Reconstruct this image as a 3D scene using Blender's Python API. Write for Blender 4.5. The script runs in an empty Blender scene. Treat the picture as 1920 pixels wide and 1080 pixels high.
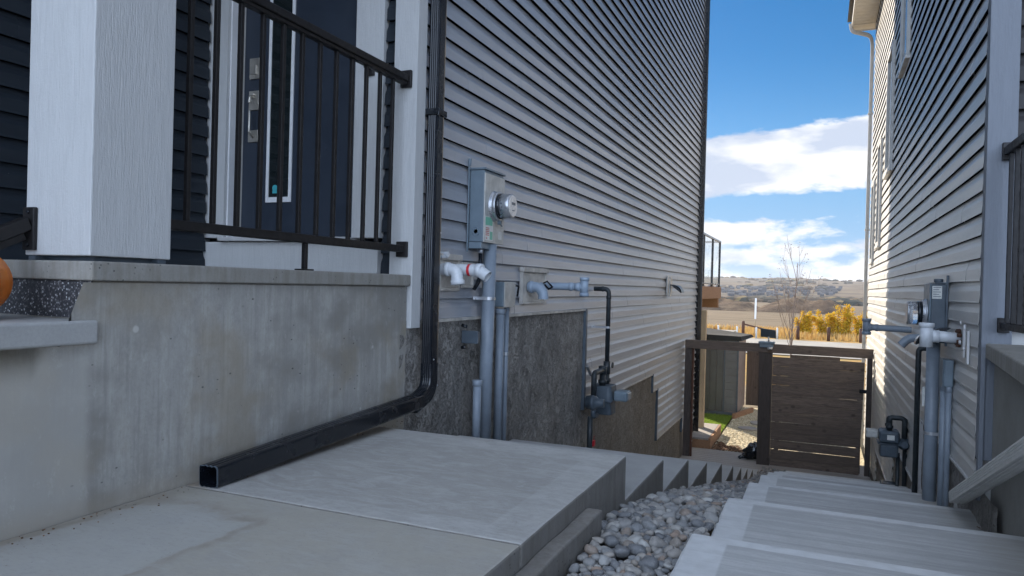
import bpy, bmesh, math, random
from mathutils import Vector, Matrix, noise as mnoise
R = math.radians
random.seed(7)
S = bpy.context.scene
COL = S.collection

# ------------------------------------------------------------------ camera
ROLL, PITCH, YAW, FPX = .0267, -.0046, .3998, 1368.0
cam_d = bpy.data.cameras.new("camera")
cam = bpy.data.objects.new("camera", cam_d); COL.objects.link(cam)
_f = Vector((-math.sin(YAW)*math.cos(PITCH), math.cos(YAW)*math.cos(PITCH), math.sin(PITCH)))
_r = Vector((math.cos(YAW), math.sin(YAW), 0)); _u = _r.cross(_f)
_r2 = _r*math.cos(ROLL)+_u*math.sin(ROLL); _u2 = -_r*math.sin(ROLL)+_u*math.cos(ROLL)
cam.matrix_world = Matrix(((_r2.x, _u2.x, -_f.x, 0), (_r2.y, _u2.y, -_f.y, 0), (_r2.z, _u2.z, -_f.z, 0), (0, 0, 0, 1)))
cam_d.sensor_width = 36; cam_d.lens = FPX/1920*36
cam_d.clip_start = .05; cam_d.clip_end = 30000
S.camera = cam

# ------------------------------------------------------------------ light
SUN_EL = R(28); SUN_H = Vector((-.635, .772, 0)).normalized()
sun_dir = SUN_H*math.cos(SUN_EL)+Vector((0, 0, math.sin(SUN_EL)))
sd = bpy.data.lights.new("sun", 'SUN'); sd.energy = 5.0; sd.angle = R(.53); sd.color = (1, .88, .72)
sun = bpy.data.objects.new("sun", sd); COL.objects.link(sun)
sun.rotation_euler = sun_dir.to_track_quat('Z', 'Y').to_euler()
S.view_settings.view_transform = 'Standard'; S.view_settings.look = 'None'
S.view_settings.gamma = 1; S.view_settings.exposure = 1.12

W = bpy.data.worlds.new("World"); S.world = W; W.use_nodes = True
def world():
    nt = W.node_tree; N = nt.nodes; L = nt.links; N.clear()
    def n(t, **k):
        o = N.new(t)
        for a, b in k.items(): setattr(o, a, b)
        return o
    def m(op, a, b=None, c=None, clamp=False):
        o = n('ShaderNodeMath', operation=op, use_clamp=clamp)
        for i, v in enumerate((a, b, c)):
            if v is None: continue
            if isinstance(v, (int, float)): o.inputs[i].default_value = v
            else: L.new(v, o.inputs[i])
        return o.outputs[0]
    sky = n('ShaderNodeTexSky', sky_type='NISHITA'); sky.sun_disc = False
    sky.sun_elevation = SUN_EL; sky.sun_rotation = math.atan2(SUN_H.x, SUN_H.y)
    sky.altitude = 1100; sky.air_density = 1.0; sky.dust_density = .25; sky.ozone_density = 2.2
    tc = n('ShaderNodeTexCoord'); sp = n('ShaderNodeSeparateXYZ'); L.new(tc.outputs['Generated'], sp.inputs[0])
    x, y, z = sp.outputs
    hsv = n('ShaderNodeHueSaturation'); hsv.inputs['Saturation'].default_value = 1.48; hsv.inputs['Value'].default_value = .48
    L.new(sky.outputs[0], hsv.inputs['Color'])
    # cloud coordinates: stretched flat near the horizon
    cv = n('ShaderNodeCombineXYZ'); L.new(m('MULTIPLY', x, 1.0), cv.inputs[0]); L.new(m('MULTIPLY', y, 1.0), cv.inputs[1]); L.new(m('MULTIPLY', z, 2.7), cv.inputs[2])
    no = n('ShaderNodeTexNoise'); no.inputs['Scale'].default_value = 8.5; no.inputs['Detail'].default_value = 9; no.inputs['Roughness'].default_value = .62; no.inputs['Distortion'].default_value = .15
    L.new(cv.outputs[0], no.inputs['Vector'])
    band = n('ShaderNodeValToRGB'); e = band.color_ramp.elements
    pts = [(0, .58), (.02, .60), (.035, .47), (.05, .58), (.062, .44), (.075, .60), (.09, .56), (.1, .3), (.115, .34), (.13, .66), (.16, .78), (.195, .70), (.225, .3), (.28, .0), (.45, .05), (.7, .42), (1, .5)]
    e[0].position = pts[0][0]; e[0].color = (pts[0][1],)*3+(1,); e[1].position = 1; e[1].color = (pts[-1][1],)*3+(1,)
    for p, v in pts[1:-1]:
        q = e.new(p); q.color = (v, v, v, 1)
    tilt = m('ADD', z, m('MULTIPLY', m('ADD', x, .05), -.10))   # the cloud's top rises to the right
    L.new(m('MAXIMUM', tilt, 0), band.inputs[0])
    back = m('MULTIPLY', m('SUBTRACT', .1, y), 1.1, clamp=True)   # made-up cloud behind the camera, added to fill the shaded alley
    cover = m('MAXIMUM', band.outputs[0], m('MULTIPLY', back, .66))
    d = m('ADD', m('SUBTRACT', no.outputs[0], .5), m('SUBTRACT', cover, .5))
    mask = m('MULTIPLY_ADD', d, 8.5, .32, clamp=True)
    # cloud shade
    no2 = n('ShaderNodeTexNoise'); no2.inputs['Scale'].default_value = 9; no2.inputs['Detail'].default_value = 6
    cv2 = n('ShaderNodeCombineXYZ'); L.new(x, cv2.inputs[0]); L.new(y, cv2.inputs[1]); L.new(m('MULTIPLY', z, 3.0), cv2.inputs[2]); mp = n('ShaderNodeVectorMath', operation='ADD'); L.new(cv2.outputs[0], mp.inputs[0]); mp.inputs[1].default_value = (.3, .1, .05); L.new(mp.outputs[0], no2.inputs['Vector'])
    cr = n('ShaderNodeValToRGB'); cr.color_ramp.elements[0].position = .40; cr.color_ramp.elements[0].color = (2.9, 3.3, 4.1, 1)
    cr.color_ramp.elements[1].position = .52; cr.color_ramp.elements[1].color = (4.9, 4.95, 5.1, 1); L.new(no2.outputs[0], cr.inputs[0])
    boost = m('MULTIPLY_ADD', m('MAXIMUM', back, m('MULTIPLY', m('SUBTRACT', z, .5), 1.6, clamp=True)), 2.9, 1.0)  # unseen cloud behind and overhead brightened as extra fill light
    cb = n('ShaderNodeVectorMath', operation='SCALE'); L.new(cr.outputs[0], cb.inputs[0]); L.new(boost, cb.inputs['Scale'])
    tint = n('ShaderNodeMix', data_type='RGBA', blend_type='MULTIPLY'); L.new(back, tint.inputs[0]); L.new(cb.outputs[0], tint.inputs[6]); tint.inputs[7].default_value = (.76, .90, 1.10, 1)
    mx = n('ShaderNodeMix', data_type='RGBA'); L.new(mask, mx.inputs[0]); hz = n('ShaderNodeMapRange', interpolation_type='SMOOTHSTEP'); L.new(z, hz.inputs[0]); hz.inputs[1].default_value = 0; hz.inputs[2].default_value = .2; hz.inputs[3].default_value = .72; hz.inputs[4].default_value = 1.0
    hs = n('ShaderNodeVectorMath', operation='SCALE'); L.new(hsv.outputs[0], hs.inputs[0]); L.new(hz.outputs[0], hs.inputs['Scale']); lowf = n('ShaderNodeMapRange', interpolation_type='SMOOTHSTEP'); L.new(z, lowf.inputs[0]); lowf.inputs[1].default_value = .0; lowf.inputs[2].default_value = .30; lowf.inputs[3].default_value = .85; lowf.inputs[4].default_value = .0
    lo = n('ShaderNodeMix', data_type='RGBA'); L.new(lowf.outputs[0], lo.inputs[0]); L.new(hs.outputs[0], lo.inputs[6]); lo.inputs[7].default_value = (1.05, 2.35, 4.3, 1); L.new(lo.outputs[2], mx.inputs[6]); L.new(tint.outputs[2], mx.inputs[7])
    bg = n('ShaderNodeBackground'); bg.inputs[1].default_value = .1; L.new(mx.outputs[2], bg.inputs[0])
    o = n('ShaderNodeOutputWorld'); L.new(bg.outputs[0], o.inputs[0])
world()

# ------------------------------------------------------------------ materials
MATS = {}
class G:
    """small node-graph helper"""
    def __init__(s, name):
        s.m = bpy.data.materials.new(name); s.m.use_nodes = True; s.nt = s.m.node_tree; s.N = s.nt.nodes; s.L = s.nt.links
        s.b = s.N['Principled BSDF']; s.tc = s.N.new('ShaderNodeTexCoord'); s.geo = None
    def n(s, t, **k):
        o = s.N.new(t)
        for a, b in k.items(): setattr(o, a, b)
        return o
    def put(s, sock, v):
        if isinstance(v, bpy.types.NodeSocket): s.L.new(v, sock)
        else: sock.default_value = v
    def coord(s, scale=(1, 1, 1), off=(0, 0, 0)):
        g = s.n('ShaderNodeNewGeometry'); mp = s.n('ShaderNodeMapping'); s.L.new(g.outputs['Position'], mp.inputs[0])
        mp.inputs['Scale'].default_value = scale; mp.inputs['Location'].default_value = off; return mp.outputs[0]
    def xyz(s):
        g = s.n('ShaderNodeNewGeometry'); q = s.n('ShaderNodeSeparateXYZ'); s.L.new(g.outputs['Position'], q.inputs[0]); return q.outputs
    def noise(s, scale, detail=4, rough=.5, vec=None, dist=0):
        o = s.n('ShaderNodeTexNoise'); o.inputs['Scale'].default_value = scale; o.inputs['Detail'].default_value = detail
        o.inputs['Roughness'].default_value = rough; o.inputs['Distortion'].default_value = dist
        s.L.new(vec if vec is not None else s.coord(), o.inputs['Vector']); return o.outputs[0]
    def voro(s, scale, vec=None, feature='F1', out='Distance', rnd=1):
        o = s.n('ShaderNodeTexVoronoi', feature=feature); o.inputs['Scale'].default_value = scale; o.inputs['Randomness'].default_value = rnd
        s.L.new(vec if vec is not None else s.coord(), o.inputs['Vector']); return o.outputs[out]
    def math(s, op, a, b=None, c=None, clamp=False):
        o = s.n('ShaderNodeMath', operation=op, use_clamp=clamp)
        for i, v in enumerate((a, b, c)):
            if v is not None: s.put(o.inputs[i], v)
        return o.outputs[0]
    def step(s, v, lo, hi, a=0., b=1.):
        o = s.n('ShaderNodeMapRange', interpolation_type='SMOOTHSTEP'); s.put(o.inputs[0], v)
        o.inputs[1].default_value = lo; o.inputs[2].default_value = hi; o.inputs[3].default_value = a; o.inputs[4].default_value = b; return o.outputs[0]
    def ramp(s, v, pts):
        o = s.n('ShaderNodeValToRGB'); s.L.new(v, o.inputs[0]); e = o.color_ramp.elements
        e[0].position = pts[0][0]; e[0].color = (*pts[0][1], 1); e[1].position = pts[-1][0]; e[1].color = (*pts[-1][1], 1)
        for p, c in pts[1:-1]: q = e.new(p); q.color = (*c, 1)
        return o.outputs[0]
    def mix(s, f, a, b, mode='MIX'):
        o = s.n('ShaderNodeMix', data_type='RGBA', blend_type=mode); s.put(o.inputs[0], f)
        for i, v in ((6, a), (7, b)): s.put(o.inputs[i], (*v, 1) if isinstance(v, tuple) and len(v) == 3 else v)
        return o.outputs[2]
    def bump(s, h, strength=.3, dist=.01, prev=None):
        o = s.n('ShaderNodeBump'); s.L.new(h, o.inputs['Height']); o.inputs['Strength'].default_value = strength; o.inputs['Distance'].default_value = dist
        if prev is not None: s.L.new(prev, o.inputs['Normal'])
        return o.outputs[0]
    def done(s, col=None, rough=.6, metal=0, normal=None, spec=.5):
        if col is not None: s.put(s.b.inputs['Base Color'], (*col, 1) if isinstance(col, tuple) else col)
        s.put(s.b.inputs['Roughness'], rough); s.b.inputs['Metallic'].default_value = metal
        s.b.inputs['Specular IOR Level'].default_value = spec
        if normal is not None: s.L.new(normal, s.b.inputs['Normal'])
        return s.m

def plain(name, col, rough=.5, metal=0, var=.12, scale=14, bump=.04, spec=.5, speck=0):
    g = G(name); f = g.noise(scale, 5, .6)
    c = g.mix(g.step(f, .3, .7), tuple(v*(1-var) for v in col), tuple(min(1, v*(1+var)) for v in col))
    if speck: c = g.mix(g.step(g.noise(160, 2), .68, .75, 0, speck), c, (.5, .48, .44))
    r = g.step(g.noise(scale*2.3, 3), .3, .7, max(.05, rough-.08), min(1, rough+.08))
    return g.done(c, r, metal, g.bump(g.noise(scale*12, 3), bump, .002), spec)

def siding_mat(name, base, rough=.42, spec=.5, dirt=.1):
    g = G(name); x, y, z = g.xyz()
    stretch = g.noise(3.0, 4, .6, g.coord((.5, .5, 6)))
    c = g.mix(g.step(stretch, .3, .7), tuple(v*.93 for v in base), tuple(v*1.06 for v in base))
    drip = g.noise(2.2, 5, .6, g.coord((5, 5, .6)))
    c = g.mix(g.step(drip, .56, .8, 0, dirt*2.2), c, tuple(v*.62+.01 for v in base))
    c = g.mix(g.step(g.noise(60, 2), .72, .78, 0, .12), c, (.5, .48, .45))
    scf = g.voro(5, g.coord((1, 1, 1))); c = g.mix(g.step(scf, .02, .035, .6, 0), c, (.6, .58, .55))
    grain = g.noise(38, 4, .6, g.coord((.35, .35, 4)))
    nb = g.bump(grain, .012, .0008); nb = g.bump(g.noise(1.7, 2, .5, g.coord((1, 1, 2.5))), .18, .02, nb)
    return g.done(c, g.step(grain, .3, .7, rough-.02, rough+.06), 0, nb, spec)

def board_mat(name, base):     # painted engineered-wood board with raised cedar grain
    g = G(name)
    w = g.noise(9, 6, .62, g.coord((7, 7, .55)), 1.2); fine = g.noise(60, 4, .6, g.coord((4, 4, .35)), .6)
    kn = g.noise(22, 3, .5, g.coord((2.0, 2.0, 2.6)), 1.5)
    h = g.math('ADD', g.math('MULTIPLY', w, .8), g.math('ADD', g.math('MULTIPLY', fine, .7), g.math('MULTIPLY', kn, .25)))
    c = g.mix(g.step(w, .35, .65), tuple(v*.93 for v in base), base)
    c = g.mix(g.step(g.noise(1.3, 4), .5, .8, 0, .25), c, tuple(v*.86 for v in base))
    return g.done(c, .6, 0, g.bump(h, .55, .006), .3)

def concrete(name, base, kind='slab'):
    g = G(name); x, y, z = g.xyz()
    big = g.noise(1.1, 6, .6); mid = g.noise(7, 6, .65); fine = g.noise(90, 4, .7)
    c = g.mix(g.step(big, .3, .7), tuple(v*.86 for v in base), tuple(v*1.10 for v in base))
    c = g.mix(g.step(mid, .42, .75, 0, .35), c, tuple(v*.8 for v in base))
    c = g.mix(g.step(fine, .35, .7, 0, .22), c, tuple(v*.62 for v in base))
    nb = g.bump(fine, .22, .002)
    if kind == 'wall':
        st = g.noise(5, 6, .62, g.coord((4, 4, .28)))
        c = g.mix(g.step(st, .42, .66, 0, .38), c, tuple(v*1.4 for v in base))
        st2 = g.noise(9, 5, .6, g.coord((5, 5, .22), (3, 1, 0)))
        c = g.mix(g.step(st2, .50, .70, 0, .38), c, tuple(v*.62 for v in base))
        dk = g.noise(1.6, 4, .55, g.coord((1, 1, 1.6), (5, 2, 1)))
        c = g.mix(g.step(dk, .44, .60, 0, .75), c, (base[0]*.58, base[1]*.57, base[2]*.55)); c = g.mix(g.step(g.noise(5.5, 6, .7, g.coord((1, 1, .8), (2, 2, 2))), .45, .68, 0, .45), c, (base[0]*.68, base[1]*.65, base[2]*.60))
        c = g.mix(g.step(g.noise(34, 6, .8, g.coord((1, 1, .45))), .45, .66, 0, .5), c, tuple(v*.72 for v in base)); c = g.mix(g.step(g.noise(26, 5, .8, g.coord((1, 1, .6), (4, 1, 1))), .55, .7, 0, .35), c, tuple(v*1.3 for v in base))
        br = g.noise(2.3, 4, .6, g.coord((1, 1, 1), (9, 0, 0)))
        c = g.mix(g.step(br, .5, .7, 0, .5), c, (base[0]*.80, base[1]*.69, base[2]*.52))
        # bug holes and chipped pits, more of them low down
        pit = g.voro(16, g.coord((1, 1, 1.6))); pm = g.math('MULTIPLY', g.step(g.math('ADD', pit, g.math('MULTIPLY', g.noise(60, 2), .08)), .09, .16, 1, 0), g.step(g.math('ADD', g.noise(3.1, 2), g.step(z, -.75, -.5, .10, 0)), .52, .6))
        c = g.mix(pm, c, tuple(v*.28 for v in base))
        wh = g.voro(7.5, g.coord((1, 1, 1), (4, 4, 4))); wm = g.math('MULTIPLY', g.step(wh, .06, .12, 1, 0), g.step(g.noise(2.1, 2, .5, g.coord((1, 1, 1), (7, 7, 7))), .5, .6, 0, .6))
        c = g.mix(wm, c, tuple(min(1, v*1.7) for v in base))
        # a lighter pour below the steps, ending in a cold joint
        c = g.mix(g.math('MULTIPLY', g.step(y, 1.66, 1.71, .42, 0), g.step(z, -.30, -.24, 1, 0)), c, tuple(min(1, v*1.45) for v in base))
        c = g.mix(g.step(z, -.80, -.70, .45, 0), c, (base[0]*.9, base[1]*.80, base[2]*.66))
        nb = g.bump(mid, .25, .006, nb); nb = g.bump(pm, -.5, .004, nb)
    if kind == 'slab':
        br = g.noise(70, 3, .5, g.coord((.25, 1.6, 1)))
        c = g.mix(g.step(br, .4, .7, 0, .16), c, tuple(v*1.35 for v in base))
        sm = g.noise(5, 6, .7, g.coord((1, 2.2, 1), (2, 2, 2)), 1.2)
        c = g.mix(g.step(g.noise(16, 6, .75, g.coord((.6, 2.4, 1)), .8), .42, .62, .45, 0), c, tuple(v*.78 for v in base))
        c = g.mix(g.step(sm, .45, .65, 0, .6), c, (base[0]*1.16, base[1]*1.18, base[2]*1.22))
        # smooth trowelled border along the outer edge and the far edge
        bd = g.math('MAXIMUM', g.step(x, -1.00, -.985, 0, 1), g.step(y, 3.20, 3.215, 0, 1))
        bd = g.math('MULTIPLY', bd, g.step(y, 2.08, 2.09, 0, 1)); bd = g.math('MAXIMUM', bd, g.math('MULTIPLY', g.step(y, 2.10, 2.105), g.step(y, 2.20, 2.205, 1, 0)))
        c = g.mix(g.math('MULTIPLY', bd, g.step(g.noise(9, 5, .7), .3, .7, .05, .38)), c, (base[0]*1.35, base[1]*1.38, base[2]*1.44))
        # brown silt washed along the wall and over the near bay
        dn = g.noise(6, 5, .7, g.coord((1, 1, 1), (1, 8, 3)))
        wv = g.math('ADD', x, g.math('MULTIPLY', dn, .16))
        c = g.mix(g.step(wv, -2.10, -1.98, .75, 0), c, (.20, .155, .105))
        near = g.math('MULTIPLY', g.step(y, 2.07, 2.09, 1, 0), g.step(dn, .3, .6, .35, .8))
        c = g.mix(near, c, (base[0]*.97, base[1]*.94, base[2]*.86))
        # paler washed tongue in the near bay with a dirt rim
        dx = g.math('DIVIDE', g.math('SUBTRACT', x, -1.93), .26); dy = g.math('DIVIDE', g.math('SUBTRACT', y, 1.30), .62)
        rr = g.math('SQRT', g.math('ADD', g.math('POWER', dx, 2.), g.math('POWER', dy, 2.))) if False else g.math('MAXIMUM', g.math('ABSOLUTE', dx), g.math('ABSOLUTE', dy))
        rr = g.math('ADD', rr, g.math('MULTIPLY', g.math('SUBTRACT', g.noise(5, 4), .5), .5))
        c = g.mix(g.step(rr, .84, 1.0, .38, 0), c, (base[0]*1.08, base[1]*1.14, base[2]*1.22))
        rim = g.math('MULTIPLY', g.step(rr, .9, .96), g.step(rr, .98, 1.12, 1, 0))
        c = g.mix(g.math('MULTIPLY', rim, g.step(dn, .35, .65, .05, .5)), c, (.20, .165, .125))
        c = g.mix(g.step(g.noise(45, 5, .8, g.coord((.7, 1.5, 1))), .48, .66, 0, .35), c, tuple(v*.74 for v in base)); por = g.math('MULTIPLY', g.step(g.voro(70), .07, .12, 1, 0), g.step(g.noise(6, 2), .5, .6)); c = g.mix(por, c, tuple(v*.5 for v in base))
        deb = g.voro(38); dm = g.math('MULTIPLY', g.step(deb, .08, .13, 1, 0), g.math('MULTIPLY', g.step(wv, -2.02, -1.85, 1, 0), g.step(g.noise(11, 2), .5, .58)))
        c = g.mix(dm, c, (.06, .045, .03)); nb = g.bump(dm, .5, .006, nb)
        nb = g.bump(br, .10, .0015, nb); nb = g.bump(mid, .1, .006, nb)
    if kind == 'tread':       # broomed across, smooth border at the left edge and the nosing
        br = g.noise(70, 3, .5, g.coord((.22, 1.9, 1)))
        c = g.mix(g.step(br, .38, .68, 0, .28), c, tuple(v*1.3 for v in base)); c = g.mix(g.step(g.noise(11, 4, .6, g.coord((.10, 2.2, 1))), .42, .60, .45, 0), c, tuple(v*.70 for v in base))
        cur = None
        for yy in RN:
            t = g.math('MULTIPLY', g.step(y, yy-.075, yy-.070), g.step(y, yy+.01, yy+.012, 1, 0))
            cur = t if cur is None else g.math('MAXIMUM', cur, t)
        cur = g.math('MAXIMUM', cur, g.step(x, -.275, -.265, 1, 0))
        n3 = g.noise(14, 5, .6)
        c = g.mix(g.math('MULTIPLY', cur, g.step(n3, .3, .7, .4, .8)), c, (base[0]*1.35, base[1]*1.37, base[2]*1.40))
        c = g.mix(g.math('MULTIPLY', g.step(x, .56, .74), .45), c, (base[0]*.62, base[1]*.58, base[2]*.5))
        nb = g.bump(br, .22, .002, nb)
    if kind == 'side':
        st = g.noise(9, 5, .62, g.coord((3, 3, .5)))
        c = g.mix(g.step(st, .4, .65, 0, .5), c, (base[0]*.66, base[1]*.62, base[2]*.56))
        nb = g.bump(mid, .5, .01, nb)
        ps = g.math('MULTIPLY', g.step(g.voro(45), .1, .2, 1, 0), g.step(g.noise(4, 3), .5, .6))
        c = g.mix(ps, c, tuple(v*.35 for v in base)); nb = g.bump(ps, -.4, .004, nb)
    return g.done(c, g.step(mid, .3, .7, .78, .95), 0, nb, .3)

def stucco_mat():
    g = G('parged_foundation'); x, y, z = g.xyz()
    wv = g.coord((1, 1, .8)); a = g.noise(9, 8, .72, wv, .6); b = g.noise(42, 6, .75, None, .6); big = g.noise(1.6, 4, .6)
    rid = g.noise(15, 6, .6, g.coord((1, 1, .7), (3, 1, 7)), 2.6)
    c = g.mix(g.step(big, .3, .7), (.30, .28, .255), (.44, .41, .375))
    c = g.mix(g.step(a, .34, .54, .6, 0), c, (.13, .12, .105))
    c = g.mix(g.step(b, .5, .72, 0, .3), c, (.34, .32, .29))
    cr_ = g.math('ABSOLUTE', g.math('SUBTRACT', rid, .5)); c = g.mix(g.step(cr_, .0, .03, .5, 0), c, (.07, .062, .055))
    c = g.mix(g.step(y, 6.8, 8.2, 0, .4), c, (.30, .235, .155))
    h = g.math('ADD', g.math('MULTIPLY', a, 1.2), g.math('ADD', g.math('MULTIPLY', b, .5), g.step(cr_, 0, .05, 0, .45)))
    return g.done(c, .9, 0, g.bump(h, 1.0, .03), .3)

def wood_mat(name, base, axis='x', rough=.7, knots=True, var=.35):
    g = G(name); sc = {'x': (.5, 5, 5), 'z': (5, 5, .5), 'y': (5, .5, 5)}[axis]
    gr = g.noise(7, 6, .65, g.coord(sc), 1.4); fi = g.noise(45, 4, .6, g.coord(tuple(v*.6 for v in sc)), .4)
    oi = g.n('ShaderNodeObjectInfo')
    c = g.mix(g.step(gr, .3, .7), tuple(v*(1-var) for v in base), tuple(v*(1+var) for v in base))
    c = g.mix(g.step(fi, .4, .7, 0, .35), c, tuple(v*.6 for v in base))
    if knots:
        kn = g.voro(3.4, g.coord(tuple(1.3 if v < 1 else 1.7 for v in sc), (.3, .2, .7)))
        c = g.mix(g.step(kn, .06, .22, .9, 0), c, tuple(v*.35 for v in base))
    c = g.mix(g.math('MULTIPLY', oi.outputs['Random'], .6), c, tuple(v*.6 for v in base))
    return g.done(c, rough, 0, g.bump(g.math('ADD', gr, fi), .3, .004), .35)

def agg_mat():
    g = G('exposed_aggregate'); v = g.voro(150, None, 'F1', 'Color'); d = g.voro(150)
    s = g.n('ShaderNodeSeparateColor'); g.L.new(v, s.inputs[0])
    c = g.ramp(s.outputs[0], [(0, (.02, .022, .026)), (.5, (.06, .062, .07)), (.8, (.16, .15, .15)), (.95, (.5, .5, .5)), (1, (.7, .7, .68))])
    c = g.mix(g.step(d, .3, .6, 0, .8), c, (.03, .03, .033))
    return g.done(c, .6, 0, g.bump(d, -.8, .006), .5)

def pebble_mat(name, mode):
    g = G(name)
    if mode == 'object': r = g.n('ShaderNodeObjectInfo').outputs['Random']
    else: r = g.n('ShaderNodeNewGeometry').outputs['Random Per Island']
    c = g.ramp(r, [(0, (.12, .123, .128)), (.2, (.19, .195, .20)), (.38, (.30, .275, .245)), (.5, (.22, .222, .22)), (.64, (.33, .315, .29)), (.74, (.15, .155, .16)), (.88, (.42, .41, .385)), (.94, (.22, .19, .16)), (1, (.30, .22, .17))])
    for e in []: pass
    n1 = g.noise(22, 5, .6); n2 = g.noise(150, 3, .6)
    c = g.mix(g.step(n1, .45, .7, 0, .35), c, (.12, .115, .115)); c = g.mix(g.step(n2, .5, .75, 0, .35), c, (.42, .40, .37))
    return g.done(c, .7, 0, g.bump(n1, .15, .004), .35)

M = {}
def mats():
    M['siding_l'] = siding_mat('grey_vinyl_siding', (.322, .335, .362), .32, .65)
    M['siding_r'] = siding_mat('pale_grey_vinyl_siding', (.53, .52, .495), .36, .5)
    M['lap_shadow'] = plain('painted_lap_shadow', (.006, .006, .008), .95, 0, .1, 9, .02, .1)  # near-black lap shadow painted into the siding grooves
    M['siding_dark'] = siding_mat('navy_black_siding', (.020, .026, .034), .5, .3, .02)
    M['siding_brown'] = siding_mat('dark_brown_siding', (.028, .025, .025), .5, .3, .02)
    M['white_board'] = board_mat('white_painted_board', (.55, .55, .54))
    M['grey_board'] = board_mat('pale_grey_board', (.185, .20, .225))
    M['wall'] = concrete('cast_concrete_wall', (.37, .355, .325), 'wall')
    M['slab'] = concrete('slab_concrete', (.38, .365, .335), 'slab')
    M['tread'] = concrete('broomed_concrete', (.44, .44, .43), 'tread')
    M['step'] = concrete('step_concrete', (.38, .375, .36), 'plain')
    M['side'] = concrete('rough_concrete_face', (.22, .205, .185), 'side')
    M['ledge'] = concrete('porch_ledge_concrete', (.30, .285, .255), 'side')
    M['olive'] = concrete('olive_grey_wall', (.27, .26, .235), 'plain')
    M['stucco'] = stucco_mat()
    M['agg'] = agg_mat()
    M['black'] = plain('black_metal', (.007, .009, .013), .22, 0, .12, 5, .006, .6)
    M['rail'] = plain('bronze_rail', (.012, .0105, .0105), .5, 0, .2, 20, .05, .35)
    M['door'] = plain('navy_door', (.025, .034, .050), .45, 0, .1, 3, .02, .4)
    M['white'] = plain('white_vinyl', (.74, .74, .74), .45, 0, .05, 8, .02)
    M['cream'] = plain('cream_jamb', (.60, .575, .53), .5, 0, .05, 8, .02)
    M['pvc'] = plain('white_pvc', (.58, .60, .62), .32, 0, .06, 10, .02)
    M['greypvc'] = plain('grey_pvc', (.215, .25, .29), .42, 0, .10, 8, .04, .45, .25)
    M['bluegrey'] = plain('blue_grey_paint', (.27, .33, .40), .4, 0, .08, 8, .02)
    M['boxgrey'] = plain('box_grey_enamel', (.155, .20, .235), .42, 0, .10, 7, .04, .5, .2)
    M['boxface'] = plain('galvanised_face', (.44, .43, .40), .45, .15, .16, 12, .05, .5)
    M['darkbox'] = plain('slate_enamel', (.075, .095, .115), .45, 0, .12, 8, .05)
    M['gas'] = plain('gas_meter_grey', (.065, .085, .105), .45, 0, .2, 12, .08, .45, .2)
    M['gaspipe'] = plain('black_iron_pipe', (.020, .026, .030), .5, 0, .3, 30, .08)
    M['alu'] = plain('aluminium', (.55, .56, .58), .35, .8, .12, 20, .05)
    M['steel'] = plain('brushed_nickel', (.45, .42, .37), .35, .85, .1, 20, .05)
    M['tan'] = plain('vent_box_tan', (.46, .43, .385), .6, 0, .2, 9, .05)
    M['flash'] = plain('pale_flashing', (.55, .54, .53), .4, .1, .1, 9, .05)
    M['dial'] = plain('dial_face', (.72, .66, .60), .4, 0, .2, 40, .02)
    M['red'] = plain('red_plastic', (.55, .02, .03), .4, 0, .1, 9, .02)
    M['green'] = plain('green_sticker', (.16, .42, .30), .5, 0, .1, 9, .02)
    M['paper'] = plain('label_paper', (.62, .62, .58), .6, 0, .1, 30, .02)
    M['pink'] = plain('red_print', (.50, .20, .18), .6, 0, .3, 90, .02)
    M['teal'] = plain('teal_sticker', (.06, .38, .42), .4, 0, .1, 9, .02)
    M['trim_light'] = plain('pale_aluminium_trim', (.56, .55, .52), .4, 0, .07, 9, .04)
    M['wood_dark'] = wood_mat('dark_stained_boards', (.165, .125, .10), 'x')
    M['wood_darkz'] = wood_mat('dark_stained_posts', (.085, .068, .06), 'z')
    M['wood_red'] = wood_mat('red_brown_edge', (.10, .045, .028), 'z')
    M['cedar'] = wood_mat('cedar_deck_timber', (.36, .20, .11), 'y', .7, False, .2)
    M['cedarz'] = wood_mat('pale_deck_post', (.52, .40, .26), 'z', .7, False, .15)
    M['plank'] = wood_mat('weathered_planks', (.40, .37, .34), 'x', .8, False, .15)
    M['shed'] = plain('shed_grey', (.085, .088, .085), .5, 0, .1, 3, .04)
    M['shed_lt'] = plain('shed_light_grey', (.13, .135, .14), .5, 0, .1, 3, .04)
    M['shed_tan'] = plain('shed_taupe', (.26, .20, .18), .5, 0, .1, 3, .04)
    M['asphalt'] = plain('asphalt', (.25, .24, .22), .9, 0, .12, .4, .1)
    M['gravelpath'] = None
    g = G('pumpkin_skin'); c = g.mix(g.step(g.noise(9, 4), .3, .7), (.62, .14, .012), (.75, .22, .02)); M['pumpkin'] = g.done(c, .4, 0, g.bump(g.noise(60, 2), .1, .002))
    M['stem'] = plain('dry_stem', (.13, .11, .05), .8)
    # glass
    g = G('door_glass'); M['glass'] = g.done((.012, .017, .018), .04, 0, g.bump(g.noise(2.5, 2), .04, .02), .8)
    g = G('window_glass'); M['wglass'] = g.done((.05, .06, .07), .05, 0, None, .8)
    g = G('balustrade_glass'); b = g.b; b.inputs['Transmission Weight'].default_value = 1; b.inputs['IOR'].default_value = 1.1
    M['rglass'] = g.done((.90, .95, .94), .02, 0, None, .5)
    g = G('clear_cover'); g.b.inputs['Transmission Weight'].default_value = .75; g.b.inputs['IOR'].default_value = 1.2
    M['cover'] = g.done((.75, .78, .82), .06, 0, None, .6)
RN = [2.65, 3.79, 5.0, 6.16, 7.10, 8.15, 9.25, 10.35, 11.4, 12.4]      # right flight nosings
RZ = [-.865, -1.032, -1.245, -1.462, -1.655, -1.885, -2.13, -2.455, -2.61, -2.84]
mats()

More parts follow.
